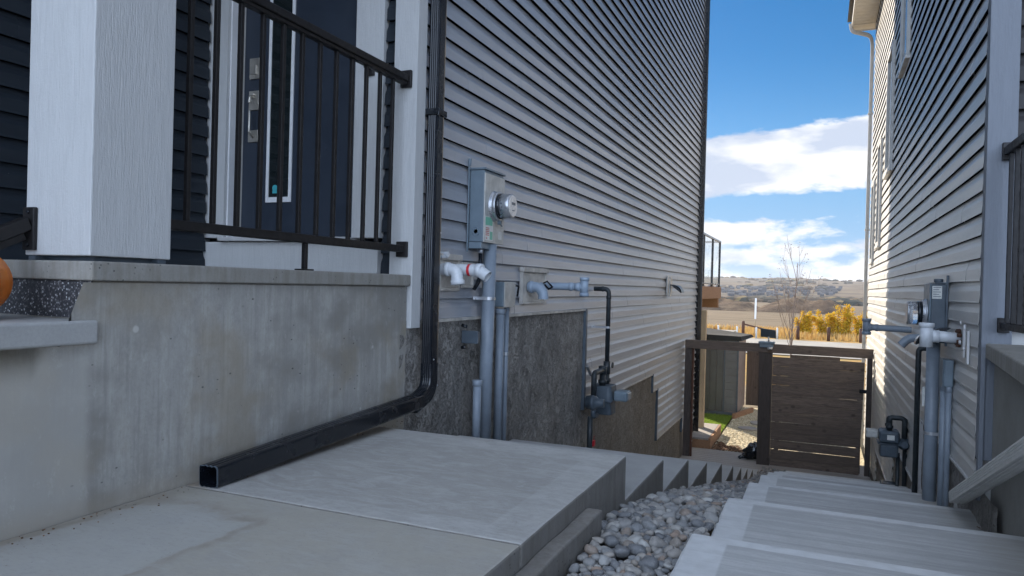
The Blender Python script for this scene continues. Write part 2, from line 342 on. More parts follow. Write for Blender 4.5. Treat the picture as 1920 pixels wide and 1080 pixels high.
# ------------------------------------------------------------------ mesh helpers
class MB:
    def __init__(s): s.v = []; s.f = []; s.sm = []
    def add(s, vs, fs, smooth=False):
        o = len(s.v); s.v += [tuple(p) for p in vs]; s.f += [tuple(i+o for i in f) for f in fs]; s.sm += [smooth]*len(fs); return s
    def box(s, x0, x1, y0, y1, z0, z1):
        return s.add([(x0, y0, z0), (x1, y0, z0), (x1, y1, z0), (x0, y1, z0), (x0, y0, z1), (x1, y0, z1), (x1, y1, z1), (x0, y1, z1)],
                     [(0, 3, 2, 1), (4, 5, 6, 7), (0, 1, 5, 4), (1, 2, 6, 5), (2, 3, 7, 6), (3, 0, 4, 7)])
    def obox(s, c, ax, ay, az):      # oriented box: centre and three half-axis vectors
        c, ax, ay, az = map(Vector, (c, ax, ay, az)); vs = []
        for k in (-1, 1):
            for (i, j) in ((-1, -1), (1, -1), (1, 1), (-1, 1)): vs.append(c+ax*i+ay*j+az*k)
        return s.add(vs, [(0, 3, 2, 1), (4, 5, 6, 7), (0, 1, 5, 4), (1, 2, 6, 5), (2, 3, 7, 6), (3, 0, 4, 7)])
    def prism(s, poly, z0, z1):
        n = len(poly); vs = [(x, y, z0) for x, y in poly]+[(x, y, z1) for x, y in poly]
        return s.add(vs, [tuple(range(n))[::-1], tuple(range(n, 2*n))]+[(i, (i+1) % n, n+(i+1) % n, n+i) for i in range(n)])
    def sweep(s, prof, path, up=(0, 0, 1), caps=True, smooth=False, closed=True, scales=None):
        P = [Vector(p) for p in path]; n = len(prof); vs = []; prev = None
        for i, p in enumerate(P):
            a = (P[i]-P[i-1]).normalized() if i > 0 else None; b = (P[i+1]-P[i]).normalized() if i < len(P)-1 else None
            t = ((a+b).normalized() if a and b else (a or b)); 
            if prev is None:
                u = Vector(up); u = (u-t*u.dot(t)); 
                if u.length < 1e-4: u = Vector((1, 0, 0))-t*t.x
                u.normalize()
            else:
                u = (prev-t*prev.dot(t)).normalized()
            prev = u; w = t.cross(u); k = scales[i] if scales else 1
            mit = 1/max(.4, math.sqrt((1+a.dot(b))/2)) if a and b else 1
            if a and b and (a-b).length > 1e-3:
                bi = (b-a).normalized()
            else: bi = None
            for (q, r) in prof:
                d = (u*q+w*r)*k
                if bi is not None: d = d+bi*(d.dot(bi))*(mit-1)
                vs.append(p+d)
        fs = []; m = n if closed else n-1
        for i in range(len(P)-1):
            for j in range(m): fs.append((i*n+j, i*n+(j+1) % n, (i+1)*n+(j+1) % n, (i+1)*n+j))
        s.add(vs, fs, smooth)
        if caps:
            o = len(s.v)-len(vs)
            s.f.append(tuple(o+j for j in range(n))[::-1]); s.sm.append(False)
            s.f.append(tuple(o+(len(P)-1)*n+j for j in range(n))); s.sm.append(False)
        return s
    def tube(s, path, r, n=16, fil=0, caps=True, up=(0, 0, 1), scales=None):
        if fil: path = fillet(path, fil)
        return s.sweep([(math.cos(2*math.pi*k/n)*r, math.sin(2*math.pi*k/n)*r) for k in range(n)], path, up, caps, True, True, scales)
    def lathe(s, c, axis, prof, n=24):    # prof: (distance along axis, radius)
        c = Vector(c); a = Vector(axis).normalized(); u = a.orthogonal().normalized(); w = a.cross(u); vs = []
        for (d, r) in prof:
            for k in range(n): t = 2*math.pi*k/n; vs.append(c+a*d+(u*math.cos(t)+w*math.sin(t))*r)
        fs = [(i*n+k, i*n+(k+1) % n, (i+1)*n+(k+1) % n, (i+1)*n+k) for i in range(len(prof)-1) for k in range(n)]
        s.add(vs, fs, True); o = len(s.v)-len(vs)
        s.f.append(tuple(o+j for j in range(n))[::-1]); s.sm.append(False); s.f.append(tuple(o+(len(prof)-1)*n+j for j in range(n))); s.sm.append(False)
        return s
def fillet(path, r, n=6):
    P = [Vector(p) for p in path]; out = [P[0]]
    for i in range(1, len(P)-1):
        a = P[i-1]-P[i]; b = P[i+1]-P[i]; k = min(r, a.length*.49, b.length*.49); a.normalize(); b.normalize()
        p0 = P[i]+a*k; p1 = P[i]+b*k
        for j in range(n+1): t = j/n; out.append(p0*(1-t)**2+P[i]*2*t*(1-t)+p1*t*t)
    out.append(P[-1]); return out

def obj(name, mb, mat, parent=None, bevel=0, loc=None, seg=2):
    me = bpy.data.meshes.new(name)
    off = Vector(loc) if loc else (Vector(parent['_o']) if parent is not None and '_o' in parent else Vector((0, 0, 0)))
    me.from_pydata([tuple(Vector(p)-off) for p in mb.v], [], mb.f)
    me.polygons.foreach_set('use_smooth', mb.sm)
    ms = mat if isinstance(mat, (list, tuple)) else [mat]
    for m_ in ms: me.materials.append(m_)
    if getattr(mb, 'paper', None):  # paper: groove faces that take the painted lap shadow
        me.materials.append(M['lap_shadow'])  # second slot: painted shadow colour for the lap grooves
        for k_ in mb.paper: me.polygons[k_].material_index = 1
    bm = bmesh.new(); bm.from_mesh(me); bmesh.ops.recalc_face_normals(bm, faces=bm.faces); bm.to_mesh(me); bm.free()
    o = bpy.data.objects.new(name, me); COL.objects.link(o)
    if parent is not None:
        o.parent = parent; o['_o'] = list(off)
    else: o.location = off; o['_o'] = list(off)
    if bevel:
        b = o.modifiers.new('bevel', 'BEVEL'); b.width = bevel; b.segments = seg; b.limit_method = 'ANGLE'; b.angle_limit = R(40)
    return o
def thing(name, label, cat, loc, group=None):
    o = bpy.data.objects.new(name, None); COL.objects.link(o); o.location = loc; o['_o'] = list(loc); o.empty_display_size = .1
    o['label'] = label; o['category'] = cat
    if group: o['group'] = group
    return o
def tag(o, label, cat, group=None):
    o['label'] = label; o['category'] = cat
    if group: o['group'] = group
    return o
def struct(o): o['kind'] = 'structure'; return o
def copy_tree(src, delta, label=None):
    c = src.copy(); COL.objects.link(c); c.location = Vector(src.location)+Vector(delta)
    if label: c['label'] = label
    for ch in src.children:
        d = ch.copy(); COL.objects.link(d); d.parent = c
        for g_ in ch.children:
            e = g_.copy(); COL.objects.link(e); e.parent = d
    return c

# ------------------------------------------------------------------ siding
LAP = .127
PROF = [(.001, -.001), (.001, .058), (.023, .058), (.0300, .001), (.0308, .0), (.0318, .004), (.0298, .012), (.0265, .070), (.0215, .080), (.0115, .098), (.0080, .112), (.0050, LAP+.0005)]
def siding(axis, c, out, a0, a1, zfun, ztop, zref, jit=.0012, panel=3.66, seed=1, lap=LAP, dep=1.0):
    """lap courses on the plane axis=c, outward sign out, from a0 to a1; zfun lists (from, to, bottom)"""
    mb = MB(); mb.paper = []; rnd = random.Random(seed); sc = lap/LAP  # mb.paper lists the groove faces painted with the lap shadow
    for (s0, s1, zb) in zfun:
        n0 = int(round((zb-zref)/lap)); n1 = int(math.ceil((ztop-zref)/lap))
        for n in range(n0, n1):
            zz = zref+n*lap; r2 = random.Random(seed*1000+n+500); e = s0; ofs = r2.uniform(.3, panel)
            joints = [s0]+[j for j in [a0+ofs+panel*k for k in range(0, 6)] if s0+.05 < j < s1-.05]+[s1]
            for pi in range(len(joints)-1):
                j0, j1 = joints[pi], joints[pi+1]; od = .0018*(pi % 2)
                k = max(1, int((j1-j0)/.45)); vs = []
                for i in range(k+1):
                    a = j0+(j1-j0)*i/k
                    w1 = mnoise.noise(Vector((a*.9, n*7.3, seed)))*jit*2.4; w2 = mnoise.noise(Vector((a*1.3, n*3.1, seed+40)))*jit*1.6
                    for (d, h) in PROF:
                        dd = out*(d*sc*dep+od+w2*(h/lap if h > 0 else 0)); q = zz+h*sc+(w1 if h < .08 else 0)
                        vs.append((c+dd, a, q) if axis == 'x' else (a, c+dd, q))
                m_ = len(PROF); f0 = len(mb.f)
                mb.add(vs, [(i*m_+j, i*m_+j+1, (i+1)*m_+j+1, (i+1)*m_+j) for i in range(k) for j in range(m_-1)])
                mb.paper += [f0+i*(m_-1)+j for i in range(k) for j in (0, 1)]  # groove faces that take the painted lap shadow
                for i in (0, k):   # close the ends so that the lap reads solid
                    mb.f.append(tuple(len(mb.v)-len(vs)+i*m_+j for j in range(m_))); mb.sm.append(False)
    return mb

XL, XR = -2.223, .835
ZL, ZR = 1.6775, .7278
# ================================================================== LEFT HOUSE
HL = thing('grey_house', 'grey vinyl sided house on the left with dark entry, navy door and rough parged foundation', 'house', (-2.3, 9, -3))
zl = lambda n: ZL-LAP*n
SL = [(3.81, 7.19, zl(15)), (7.19, 10.56, zl(23)), (10.56, 10.92, zl(25)), (10.92, 13.10, zl(31)), (13.10, 14.55, zl(33))]
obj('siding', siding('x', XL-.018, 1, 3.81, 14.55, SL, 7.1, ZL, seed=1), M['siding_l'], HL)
mb = MB(); mb.box(-9, XL-.0185, 3.97, 14.55, -3.2, 7.15); mb.box(-2.35, XL-.0188, 3.805, 3.969, -1.2, 7.15); mb.box(-9, -2.36, 3.805, 3.969, 3.02, 7.15); mb.box(-9, -3.86, -3, 3.80, -.9, 7.15)
obj('wall', mb, M['siding_l'], HL)
# foundation (parged), a displaced grid below the stepped siding line
def found(name, xw, out, secs, ybase, parent, mat, amp=.008):
    for (s0, s1, zt) in secs:
        mb = MB(); ny = max(2, int((s1-s0)/.06)); zb = -3.15
        nz = max(2, int((zt-zb)/.06)); vs = []
        for j in range(nz+1):
            for i in range(ny+1):
                a = s0+(s1-s0)*i/ny; z_ = zb+(zt-zb)*j/nz
                d = out*(mnoise.fractal(Vector((a*5, z_*3.5, 2)), .8, 2.2, 4)*amp*1.6)
                vs.append((xw+d, a, z_))
        mb.add(vs, [(j*(ny+1)+i, j*(ny+1)+i+1, (j+1)*(ny+1)+i+1, (j+1)*(ny+1)+i) for j in range(nz) for i in range(ny)], True)
        obj(name, mb, mat, parent)
found('foundation', XL-.004, 1, [(3.62, 7.19, zl(15)), (7.19, 10.56, zl(23)), (10.56, 10.92, zl(25)), (10.92, 13.10, zl(31)), (13.10, 14.56, zl(33))], -3, HL, M['stucco'])
# metal starter trims under the siding and dark J-trims at the notches
mb = MB(); mb.box(XL-.01, XL+.022, 3.86, 7.20, zl(15)-.022, zl(15)-.001)
mb.box(XL-.01, XL+.022, 7.22, 10.56, zl(23)-.018, zl(23)-.001); mb.box(XL-.01, XL+.022, 10.58, 10.93, zl(25)-.018, zl(25)-.001); mb.box(XL-.01, XL+.022, 10.95, 13.1, zl(31)-.018, zl(31)-.001)
obj('starter_strip', mb, M['tan'], HL, .002)
for (ta, tb, tz0, tz1) in ((7.165, 7.215, zl(23)-.02, zl(15)), (10.545, 10.58, zl(25)-.02, zl(23)), (10.905, 10.945, zl(31)-.02, zl(25)), (13.09, 13.12, zl(33)-.02, zl(31))):
    mb = MB(); mb.box(XL-.01, XL+.028, ta, tb, tz0, tz1); obj('edge_trim', mb, M['darkbox'], HL, .002)
# corner board by the porch
mb = MB(); mb.box(-2.355, -2.196, 3.695, 3.80, -.272, 6.9)
obj('corner_board', mb, M['white_board'], HL, .003)
# entry: walls facing the street and the side wall of the recess
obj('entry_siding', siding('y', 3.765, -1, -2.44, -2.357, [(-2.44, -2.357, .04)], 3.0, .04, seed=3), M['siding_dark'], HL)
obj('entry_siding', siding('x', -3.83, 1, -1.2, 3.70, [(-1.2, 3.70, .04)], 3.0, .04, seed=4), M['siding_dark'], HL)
mb = MB(); mb.box(-3.86, -2.36, 3.93, 3.95, .0, 3.0); mb.box(-3.86, -2.36, 3.90, 3.928, .0, .26); obj('entry_wall', mb, M['siding_dark'], HL)
mb = MB(); mb.box(-2.645, -2.445, 3.715, 3.80, .26, 2.62); mb.box(-3.83, -3.665, 3.715, 3.80, .26, 2.62); mb.box(-3.83, -2.445, 3.715, 3.80, 2.625, 2.8)
obj('door_casing', mb, M['white_board'], HL, .003)
mb = MB(); mb.box(-3.83, -2.445, 3.705, 3.80, .045, .232); obj('threshold_board', mb, M['white_board'], HL, .003)
mb = MB(); mb.box(-3.66, -2.64, 3.66, 3.86, .236, .262); obj('door_sill', mb, M['flash'], HL, .003)
mb = MB(); mb.box(-3.69, -3.652, 3.801, 3.90, .265, 2.6); mb.box(-2.66, -2.648, 3.79, 3.90, .265, 2.6); obj('door_jamb', mb, M['cream'], HL, .003)
mb = MB(); mb.box(-3.664, -3.652, 3.74, 3.80, .265, 2.6); obj('jamb_edge', mb, M['white'], HL, .002)
DY = 3.86
mb = MB(); mb.box(-3.65, -2.655, DY, DY+.045, .27, 2.55); door = obj('door', mb, M['door'], HL, .003)
mb = MB(); x0, x1, z0 = -3.435, -3.225, .505
mb.box(x0, x0+.022, DY-.012, DY-.001, z0, 2.35); mb.box(x1-.022, x1, DY-.012, DY-.001, z0, 2.35); mb.box(x0+.022, x1-.022, DY-.012, DY-.001, z0, z0+.035); mb.box(x0+.022, x1-.022, DY-.012, DY-.001, 2.315, 2.35)
obj('glass_frame', mb, M['white'], door, .002)
mb = MB(); mb.box(x0+.023, x1-.023, DY-.006, DY-.0015, z0+.036, 2.314); obj('door_glass', mb, M['glass'], door)
mb = MB(); mb.lathe((-3.36, DY-.0065, .60), (0, -1, 0), [(0, .022), (.001, .022)], 12); mb.box(-3.38, -3.34, DY-.0072, DY-.0066, .565, .585); obj('round_sticker', mb, M['teal'], door)
for (za, zb_) in ((1.34, 1.48), (1.13, 1.26), (.915, .995)):
    mb = MB(); mb.box(-3.595, -3.51, DY-.014, DY-.001, za, zb_)
    if za > 1.2: mb.box(-3.575, -3.53, DY-.024, DY-.0145, za+.03, za+.09); mb.lathe((-3.552, DY-.024, za+.022), (0, -1, 0), [(0, .008), (.003, .008)], 10)
    elif za > 1.0: mb.tube([(-3.552, DY-.014, 1.215), (-3.552, DY-.05, 1.215), (-3.552, DY-.055, 1.17)], .009, 10, .01); mb.box(-3.56, -3.544, DY-.03, DY-.0145, 1.225, 1.24)
    else: mb.tube([(-3.552, DY-.05, 1.12), (-3.552, DY-.05, .97), (-3.552, DY-.014, .95)], .008, 10, .012)
    obj('lock_plate' if za > 1.2 else 'handle', mb, M['steel'], door, .002)
# porch post and ceiling
mb = MB(); mb.box(-2.542, -2.219, 1.672, 1.996, .058, 3.0); obj('porch_post', mb, M['white_board'], HL, .004)
mb = MB(); mb.box(-2.535, -2.50, 1.68, 1.72, .042, .0575); mb.box(-2.26, -2.23, 1.95, 1.985, .042, .0575); mb.box(-2.50, -2.26, 1.72, 1.95, .042, .0565); obj('post_shim', mb, M['darkbox'], HL)
mb = MB(); mb.box(-9, -1.9, .9, 3.69, 3.0, 3.2); obj('porch_ceiling', mb, M['white'], HL)
mb = MB(); mb.box(-9.4, XL+.40, 3.4, 15.0, 7.16, 7.34); obj('eave', mb, M['darkbox'], HL)
mb = MB(); mb.add([(-9.4, 3.4, 7.345), (XL+.4, 3.4, 7.345), (XL+.4, 15, 7.345), (-9.4, 15, 7.345), (-5.8, 3.4, 9.3), (-5.8, 15, 9.3)], [(0, 3, 2, 1), (1, 2, 5, 4), (3, 0, 4, 5), (0, 1, 4), (2, 3, 5)]); obj('roof', mb, M['darkbox'], HL)
mb = MB(); mb.box(XL-.014, XL+.012, 14.44, 14.56, -3.0, 7.15); obj('rear_corner_trim', mb, M['black'], HL, .002)

# bracket on the entry casing
mb = MB(); mb.box(-2.56, -2.50, 3.69, 3.713, 1.235, 1.345); mb.box(-2.545, -2.515, 3.655, 3.689, 1.27, 1.335)
tag(obj('wall_bracket', mb, M['rail'], None, .003, (-2.53, 3.7, 1.24)), 'small black rail bracket screwed to the white casing right of the navy door', 'bracket')

# ================================================================== CONCRETE PORCH
CP = thing('concrete_porch', 'cast concrete porch wall with ledge and aggregate step riser beside the downspout extension', 'porch', (-2.6, 2, -.9))
mb = MB(); vs = []
ys = [-2+(5.685/70)*i for i in range(71)]; zs = [-.95, -.8, -.65, -.5, -.35, -.22, -.03]
ex = lambda y, z: XL+mnoise.noise(Vector((y*1.2, z*1.2, 9)))*.004
for z_ in zs:
    for y_ in ys: vs.append((ex(y_, z_), y_, z_ if not (z_ > -.1 and y_ < 1.64) else -.155-.08))
mb.add(vs, [(j*71+i, j*71+i+1, (j+1)*71+i+1, (j+1)*71+i) for j in range(len(zs)-1) for i in range(70)], True)
mb.box(-3.85, XL-.012, 1.69, 3.684, -.95, -.025); mb.box(-3.85, XL-.012, -2, 1.685, -.95, -.237)
obj('porch_wall', mb, M['wall'], CP)
mb = MB(); mb.box(-3.85, XL+.022, 1.668, 3.690, -.024, .041); obj('porch_ledge', mb, M['ledge'], CP, .006)
mb = MB(); mb.box(-3.85, XL-.002, 1.682, 1.6895, -.150, -.025); obj('aggregate_riser', mb, M['agg'], CP)
mb = MB(); mb.box(-3.85, XL+.022, .95, 1.698, -.232, -.155); obj('lower_tread', mb, M['step'], CP, .008)
mb = MB(); mb.box(-3.85, XL+.0, .2, .949, -.44, -.36); obj('lower_tread', mb, M['step'], CP, .008)

# ================================================================== RAILINGS
def porch_rail():
    t = thing('porch_railing', 'dark bronze balustrade on the concrete porch ledge in front of the navy door', 'railing', (-2.27, 2.8, .04))
    x = -2.262
    mb = MB(); mb.box(x-.028, x+.028, 2.0, 3.665, 1.165, 1.205); obj('top_rail', mb, M['rail'], t, .006)
    mb = MB(); mb.box(x-.018, x+.018, 2.0, 3.665, 1.147, 1.1645); obj('under_rail', mb, M['rail'], t, .002)
    mb = MB(); mb.box(x-.02, x+.02, 2.0, 3.672, .172, .212); obj('bottom_rail', mb, M['rail'], t, .004)
    y = 2.105
    while y < 3.66:
        w = .0095
        mb = MB(); mb.box(x-w, x+w, y-w, y+w, .213, 1.146); obj('baluster', mb, M['rail'], t, .002)
        y += .1305
    for (z0, z1) in ((1.135, 1.235), (.145, .235)):
        mb = MB(); mb.box(x-.036, x+.036, 3.672, 3.6935, z0, z1); obj('bracket', mb, M['rail'], t, .004)
    mb = MB(); mb.box(x-.011, x+.011, 2.80, 2.822, .049, .171); mb.box(x-.03, x+.03, 2.775, 2.845, .0415, .0485); obj('support_foot', mb, M['rail'], t, .002)
porch_rail()
def stair_rail():
    t = thing('stair_railing', 'dark bronze stair rail bracketed to the street face of the white porch post', 'railing', (-2.45, 1.6, .1))
    mb = MB(); mb.box(-2.537, -2.478, 1.656, 1.6715, .075, .222); obj('bracket', mb, M['rail'], t, .004)
    a = Vector((-2.51, 1.652, .165)); b = Vector((-2.51, .60, -.34)); d = (b-a).normalized(); u = Vector((1, 0, 0)); w = d.cross(u)
    mb = MB(); mb.obox((a+b)/2, d*((b-a).length/2), u*.024, w*.022); obj('sloped_rail', mb, M['rail'], t, .004)
    mb = MB(); mb.obox((a+b)/2+Vector((0, 0, -.04)), d*((b-a).length/2-.01), u*.012, w*.012); obj('under_rail', mb, M['rail'], t, .002)
    mb = MB(); mb.lathe((-2.505, 1.655, .205), (0, -1, 0), [(0, .007), (.004, .005)], 8); mb.lathe((-2.505, 1.655, .092), (0, -1, 0), [(0, .007), (.004, .005)], 8); obj('screw', mb, M['black'], t)
stair_rail()

# pumpkin on the lower step
def pumpkin():
    t = thing('pumpkin', 'orange pumpkin on the concrete step beside the speckled riser', 'pumpkin', (-2.455, 1.40, -.155))
    mb = MB(); n, m_ = 40, 16; vs = []
    for j in range(m_+1):
        ph = math.pi*j/m_
        for i in range(n):
            th = 2*math.pi*i/n; r = .15*(1-.09*abs(math.cos(th*5))**.6)*math.sin(ph)**.9
            vs.append((-2.455+r*math.cos(th), 1.40+r*math.sin(th), -.155+.118*(1-math.cos(ph))*1.0-.012*math.exp(-((math.sin(ph))*4)**2)*(1 if j < 8 else 1)+.001))
    mb.add(vs, [(j*n+i, j*n+(i+1) % n, (j+1)*n+(i+1) % n, (j+1)*n+i) for j in range(m_) for i in range(n)], True)
    obj('pumpkin_body', mb, M['pumpkin'], t)
    mb = MB(); mb.tube([(-2.455, 1.40, .06), (-2.452, 1.40, .10), (-2.44, 1.39, .135)], .014, 8, .01); obj('stem', mb, M['stem'], t)
pumpkin()

# ================================================================== DOWNSPOUTS
def dprof(w, d, rib=.003, nr=4, flat=False):     # ribbed rectangular downspout section, w along q, d along r
    pts = []
    def side(a, b):
        if flat and abs(a[1]-b[1]) < 1e-9: pts.append(a); pts.append(b); return
        a = Vector(a); b = Vector(b); L_ = (b-a); nrm = Vector((L_.y, -L_.x)).normalized()
        k = nr*4
        for i in range(k):
            t = i/k; o = 0 if (i % 4 in (0, 1)) else rib
            pts.append(tuple(a+L_*t+nrm*(-o)))
    h, g_ = w/2, d/2
    c_ = min(w, d)*.14
    side((-h+c_, -g_), (h-c_, -g_)); pts.append((h-c_*.3, -g_+c_*.3)); side((h, -g_+c_), (h, g_-c_)); pts.append((h-c_*.3, g_-c_*.3))
    side((h-c_, g_), (-h+c_, g_)); pts.append((-h+c_*.3, g_-c_*.3)); side((-h, g_-c_), (-h, -g_+c_)); pts.append((-h+c_*.3, -g_+c_*.3)); return pts
def near_downspout():
    t = thing('downspout', 'tall glossy black downspout on the white corner board with a long extension across the slab', 'downspout', (-2.15, 3.86, -.8))
    x, y = -2.156, 3.856
    mb = MB(); mb.sweep(dprof(.088, .072, .0022), [(x, y, -.50), (x, y, 6.9)], up=(0, 1, 0)); obj('pipe', mb, M['black'], t)
    mb = MB(); mb.sweep(dprof(.092, .076, .0022), fillet([(x, y, -.485), (x, y, -.655), (x, y-.20, -.715)], .16, 7), up=(0, 1, 0)); obj('elbow', mb, M['black'], t)
    # extension: open hollow section with a rolled mouth
    a = Vector((x, y-.12, -.695)); b = Vector((-2.115, 2.10, -.757)); outer = dprof(.084, .086, .003, 3, True)
    mb = MB(); mb.sweep(outer, [a, b], up=(0, 0, 1), caps=False); mb.sweep([(q*.93, r*.93) for q, r in outer], [b+(a-b).normalized()*.002, a], up=(0, 0, 1), caps=False)
    d = (b-a).normalized()
    obj('extension', mb, M['black'], t)
    mb = MB(); n = len(outer); vs = []
    u = Vector((0, 0, 1))-d*d.z; u.normalize(); w = d.cross(u)
    for k in (1.012, .965):
        for q, r in outer: vs.append(b+u*q*k+w*r*k)
    for k in (1.012, .965):
        for q, r in outer: vs.append(b-d*.006+u*q*k+w*r*k)
    mb.add(vs, [(i, (i+1) % n, n+(i+1) % n, n+i) for i in range(n)]+[(i, (i+1) % n, 2*n+(i+1) % n, 2*n+i) for i in range(n)])
    obj('mouth_rim', mb, M['darkbox'], t)
    mb = MB(); mb.box(x-.07, x+.046, y-.057, y+.057, 1.0, 1.035); mb.tube([(x+.05, y-.06, 1.035), (x+.05, y-.06, .99)], .006, 8); obj('strap', mb, M['black'], t, .003)
    for (yy, zz) in ((y+.03, .30), (y-.02, -.46), (y+.035, -.62)):
        mb = MB(); mb.lathe((x+.0385, yy, zz), (1, 0, 0), [(0, .006), (.004, .004)], 8); obj('screw', mb, M['alu'], t)
near_downspout()
mb = MB(); mb.sweep(dprof(.09, .085, .003), [(-2.175, 14.62, -2.95), (-2.175, 14.62, 7.1)], up=(0, 1, 0))
tag(obj('downspout', mb, M['black'], None, 0, (-2.155, 14.62, -2.95)), 'black downspout running up the far rear corner of the left grey house', 'downspout')

# ================================================================== LEFT UTILITIES
def meter_left():
    t = thing('electric_meter', 'grey electric meter box with round glass meter on the left house siding', 'electric meter', (-2.2, 4.6, .27))
    xw, xo, y0, y1, z0, z1 = -2.203, -2.088, 4.435, 4.757, .283, .768
    mb = MB(); mb.box(xw, xo-.008, y0, y1, z0, z1); obj('meter_box', mb, M['boxgrey'], t, .006)
    mb = MB(); mb.box(xo-.0075, xo+.002, y0-.004, y1+.003, z0-.004, z1-.02); obj('cover_plate', mb, M['boxface'], t, .004)
    mb = MB(); mb.box(xw, xo+.006, y0-.007, y1+.007, z1+.001, z1+.015); obj('top_cap', mb, M['boxgrey'], t, .003)
    mb = MB(); mb.box(xw-.004, xw+.004, y0-.024, y0-.006, z0-.07, z1+.03); mb.tube([(xw, y0-.015, z1+.025), (xw+.004, y0-.015, z1+.075)], .012, 10); obj('back_bracket', mb, M['boxgrey'], t, .003)
    mb = MB(); mb.box(xw, xo-.02, y0+.002, y0+.19, z0-.045, z0-.001); obj('bottom_hub_plate', mb, M['boxgrey'], t, .003)
    for r in (.02, .032): 
        mb = MB(); mb.lathe((-2.15, y0-.0005, z0+.07), (0, -1, 0), [(0, r), (.0015, r-.002), (.0005, r-.006)], 24); obj('knockout', mb, M['boxgrey'], t)
    c = Vector((xo+.001, y0+.155, .535)); 
    mb = MB(); mb.lathe(c, (1, 0, 0), [(0, .106), (.006, .106), (.010, .097), (.03, .093), (.032, .099), (.042, .099), (.044, .090)], 40); obj('socket_ring', mb, M['alu'], t)
    mb = MB(); mb.lathe(c+Vector((.0445, 0, 0)), (1, 0, 0), [(0, .088), (.02, .088), (.022, .082)], 40); obj('dark_band', mb, M['black'], t)
    mb = MB(); mb.lathe(c+Vector((.067, 0, 0)), (1, 0, 0), [(0, .086), (.058, .083), (.066, .080), (.070, .074)], 40); obj('glass_cover', mb, M['alu'], t)
    mb = MB(); mb.lathe(c+Vector((.1375, 0, 0)), (1, 0, 0), [(0, .0735), (.003, .072), (.0045, .066)], 40); obj('dial', mb, M['dial'], t)
    mb = MB()
    for k in range(5): mb.obox(c+Vector((.085+.004*(k % 2), -.079+.001*k, .012-.022*k)), Vector((.006, 0, 0)), Vector((0, .006, 0)), Vector((0, 0, .006)))
    mb.box(c.x+.1425, c.x+.1435, c.y-.028, c.y+.03, c.z+.008, c.z+.026); mb.box(c.x+.1425, c.x+.1435, c.y-.02, c.y+.02, c.z-.032, c.z-.026)
    obj('dial_marks', mb, M['darkbox'], t)
    mb = MB(); mb.box(c.x+.03, c.x+.055, c.y-.012, c.y+.012, c.z-.125, c.z-.098); mb.tube([(c.x+.045, c.y, c.z-.12), (c.x+.05, c.y+.025, c.z-.135)], .005, 8); obj('seal_clip', mb, M['darkbox'], t, .002)
    # stickers on the cover: plain coloured blocks, the print is too small to read
    mb = MB(); mb.box(xo+.0022, xo+.003, y0+.008, y0+.135, z0+.012, z0+.175); obj('sticker', mb, M['paper'], t)
    mb = MB(); mb.box(xo+.0032, xo+.0038, y0+.012, y0+.125, z0+.115, z0+.17); mb.box(xo+.0032, xo+.0038, y0+.085, y0+.128, z0+.02, z0+.075); obj('green_print', mb, M['green'], t)
    mb = MB()
    for k in range(5): mb.box(xo+.0032, xo+.0038, y0+.018, y0+.075, z0+.045+.012*k, z0+.052+.012*k)
    mb.lathe((xo+.003, y0+.035, z0+.027), (1, 0, 0), [(0, .007), (.001, .007)], 10)
    obj('red_print', mb, M['pink'], t)
    mb = MB(); mb.box(xo+.0022, xo+.003, y0+.225, y0+.285, z0+.03, z0+.085); obj('sticker', mb, M['paper'], t)
    mb = MB(); mb.tube([(-2.14, 4.50, z0-.045), (-2.14, 4.50, z0-.075)], .016, 12); mb.tube([(-2.14, 4.50, z0-.06), (-2.14, 4.50, z0-.066)], .022, 6); obj('cable_gland', mb, M['alu'], t)
    mb = MB(); mb.tube([(-2.14, 4.50, z0-.076), (-2.145, 4.50, .02), (-2.185, 4.50, -.04)], .014, 12, .04); obj('black_cable', mb, M['black'], t)
meter_left()
def conduit(path, r, mat, label, cat='conduit', collars=(), name='conduit'):
    p0 = path[-1]; t = thing(name, label, cat, p0)
    mb = MB(); mb.tube(path, r, 18, r*2.5); obj('pipe', mb, mat, t)
    for (c, ax) in collars:
        c = Vector(c); ax = Vector(ax).normalized()
        mb = MB(); mb.lathe(c-ax*.02, ax, [(0, r*1.0), (.002, r*1.2), (.04, r*1.2), (.042, r)], 18); obj('collar', mb, mat, t)
    return t
tc_ = conduit([(-2.128, 4.625, .278), (-2.128, 4.60, -1.15)], .046, M['greypvc'], 'thick pale grey conduit dropping from the left electric meter box to the slab')
conduit([(-2.115, 4.448, -.655), (-2.115, 4.448, -1.15)], .028, M['greypvc'], 'short grey conduit stub standing against the thick conduit under the left meter', collars=[((-2.115, 4.448, -.67), (0, 0, 1))])
conduit([(-2.168, 4.765, .26), (-2.168, 4.765, -1.2)], .018, M['greypvc'], 'thin grey conduit tight behind the thick meter conduit on the left house')
conduit([(-2.16, 4.905, -.19), (-2.16, 4.905, -1.25)], .031, M['greypvc'], 'grey conduit under the nearer hub of the small grey junction box', collars=[((-2.16, 4.905, -.20), (0, 0, 1))])
conduit([(-2.165, 5.035, -.17), (-2.165, 5.035, -1.28)], .019, M['greypvc'], 'thin grey conduit on the far side below the junction box', collars=[((-2.165, 5.035, -.18), (0, 0, 1))])
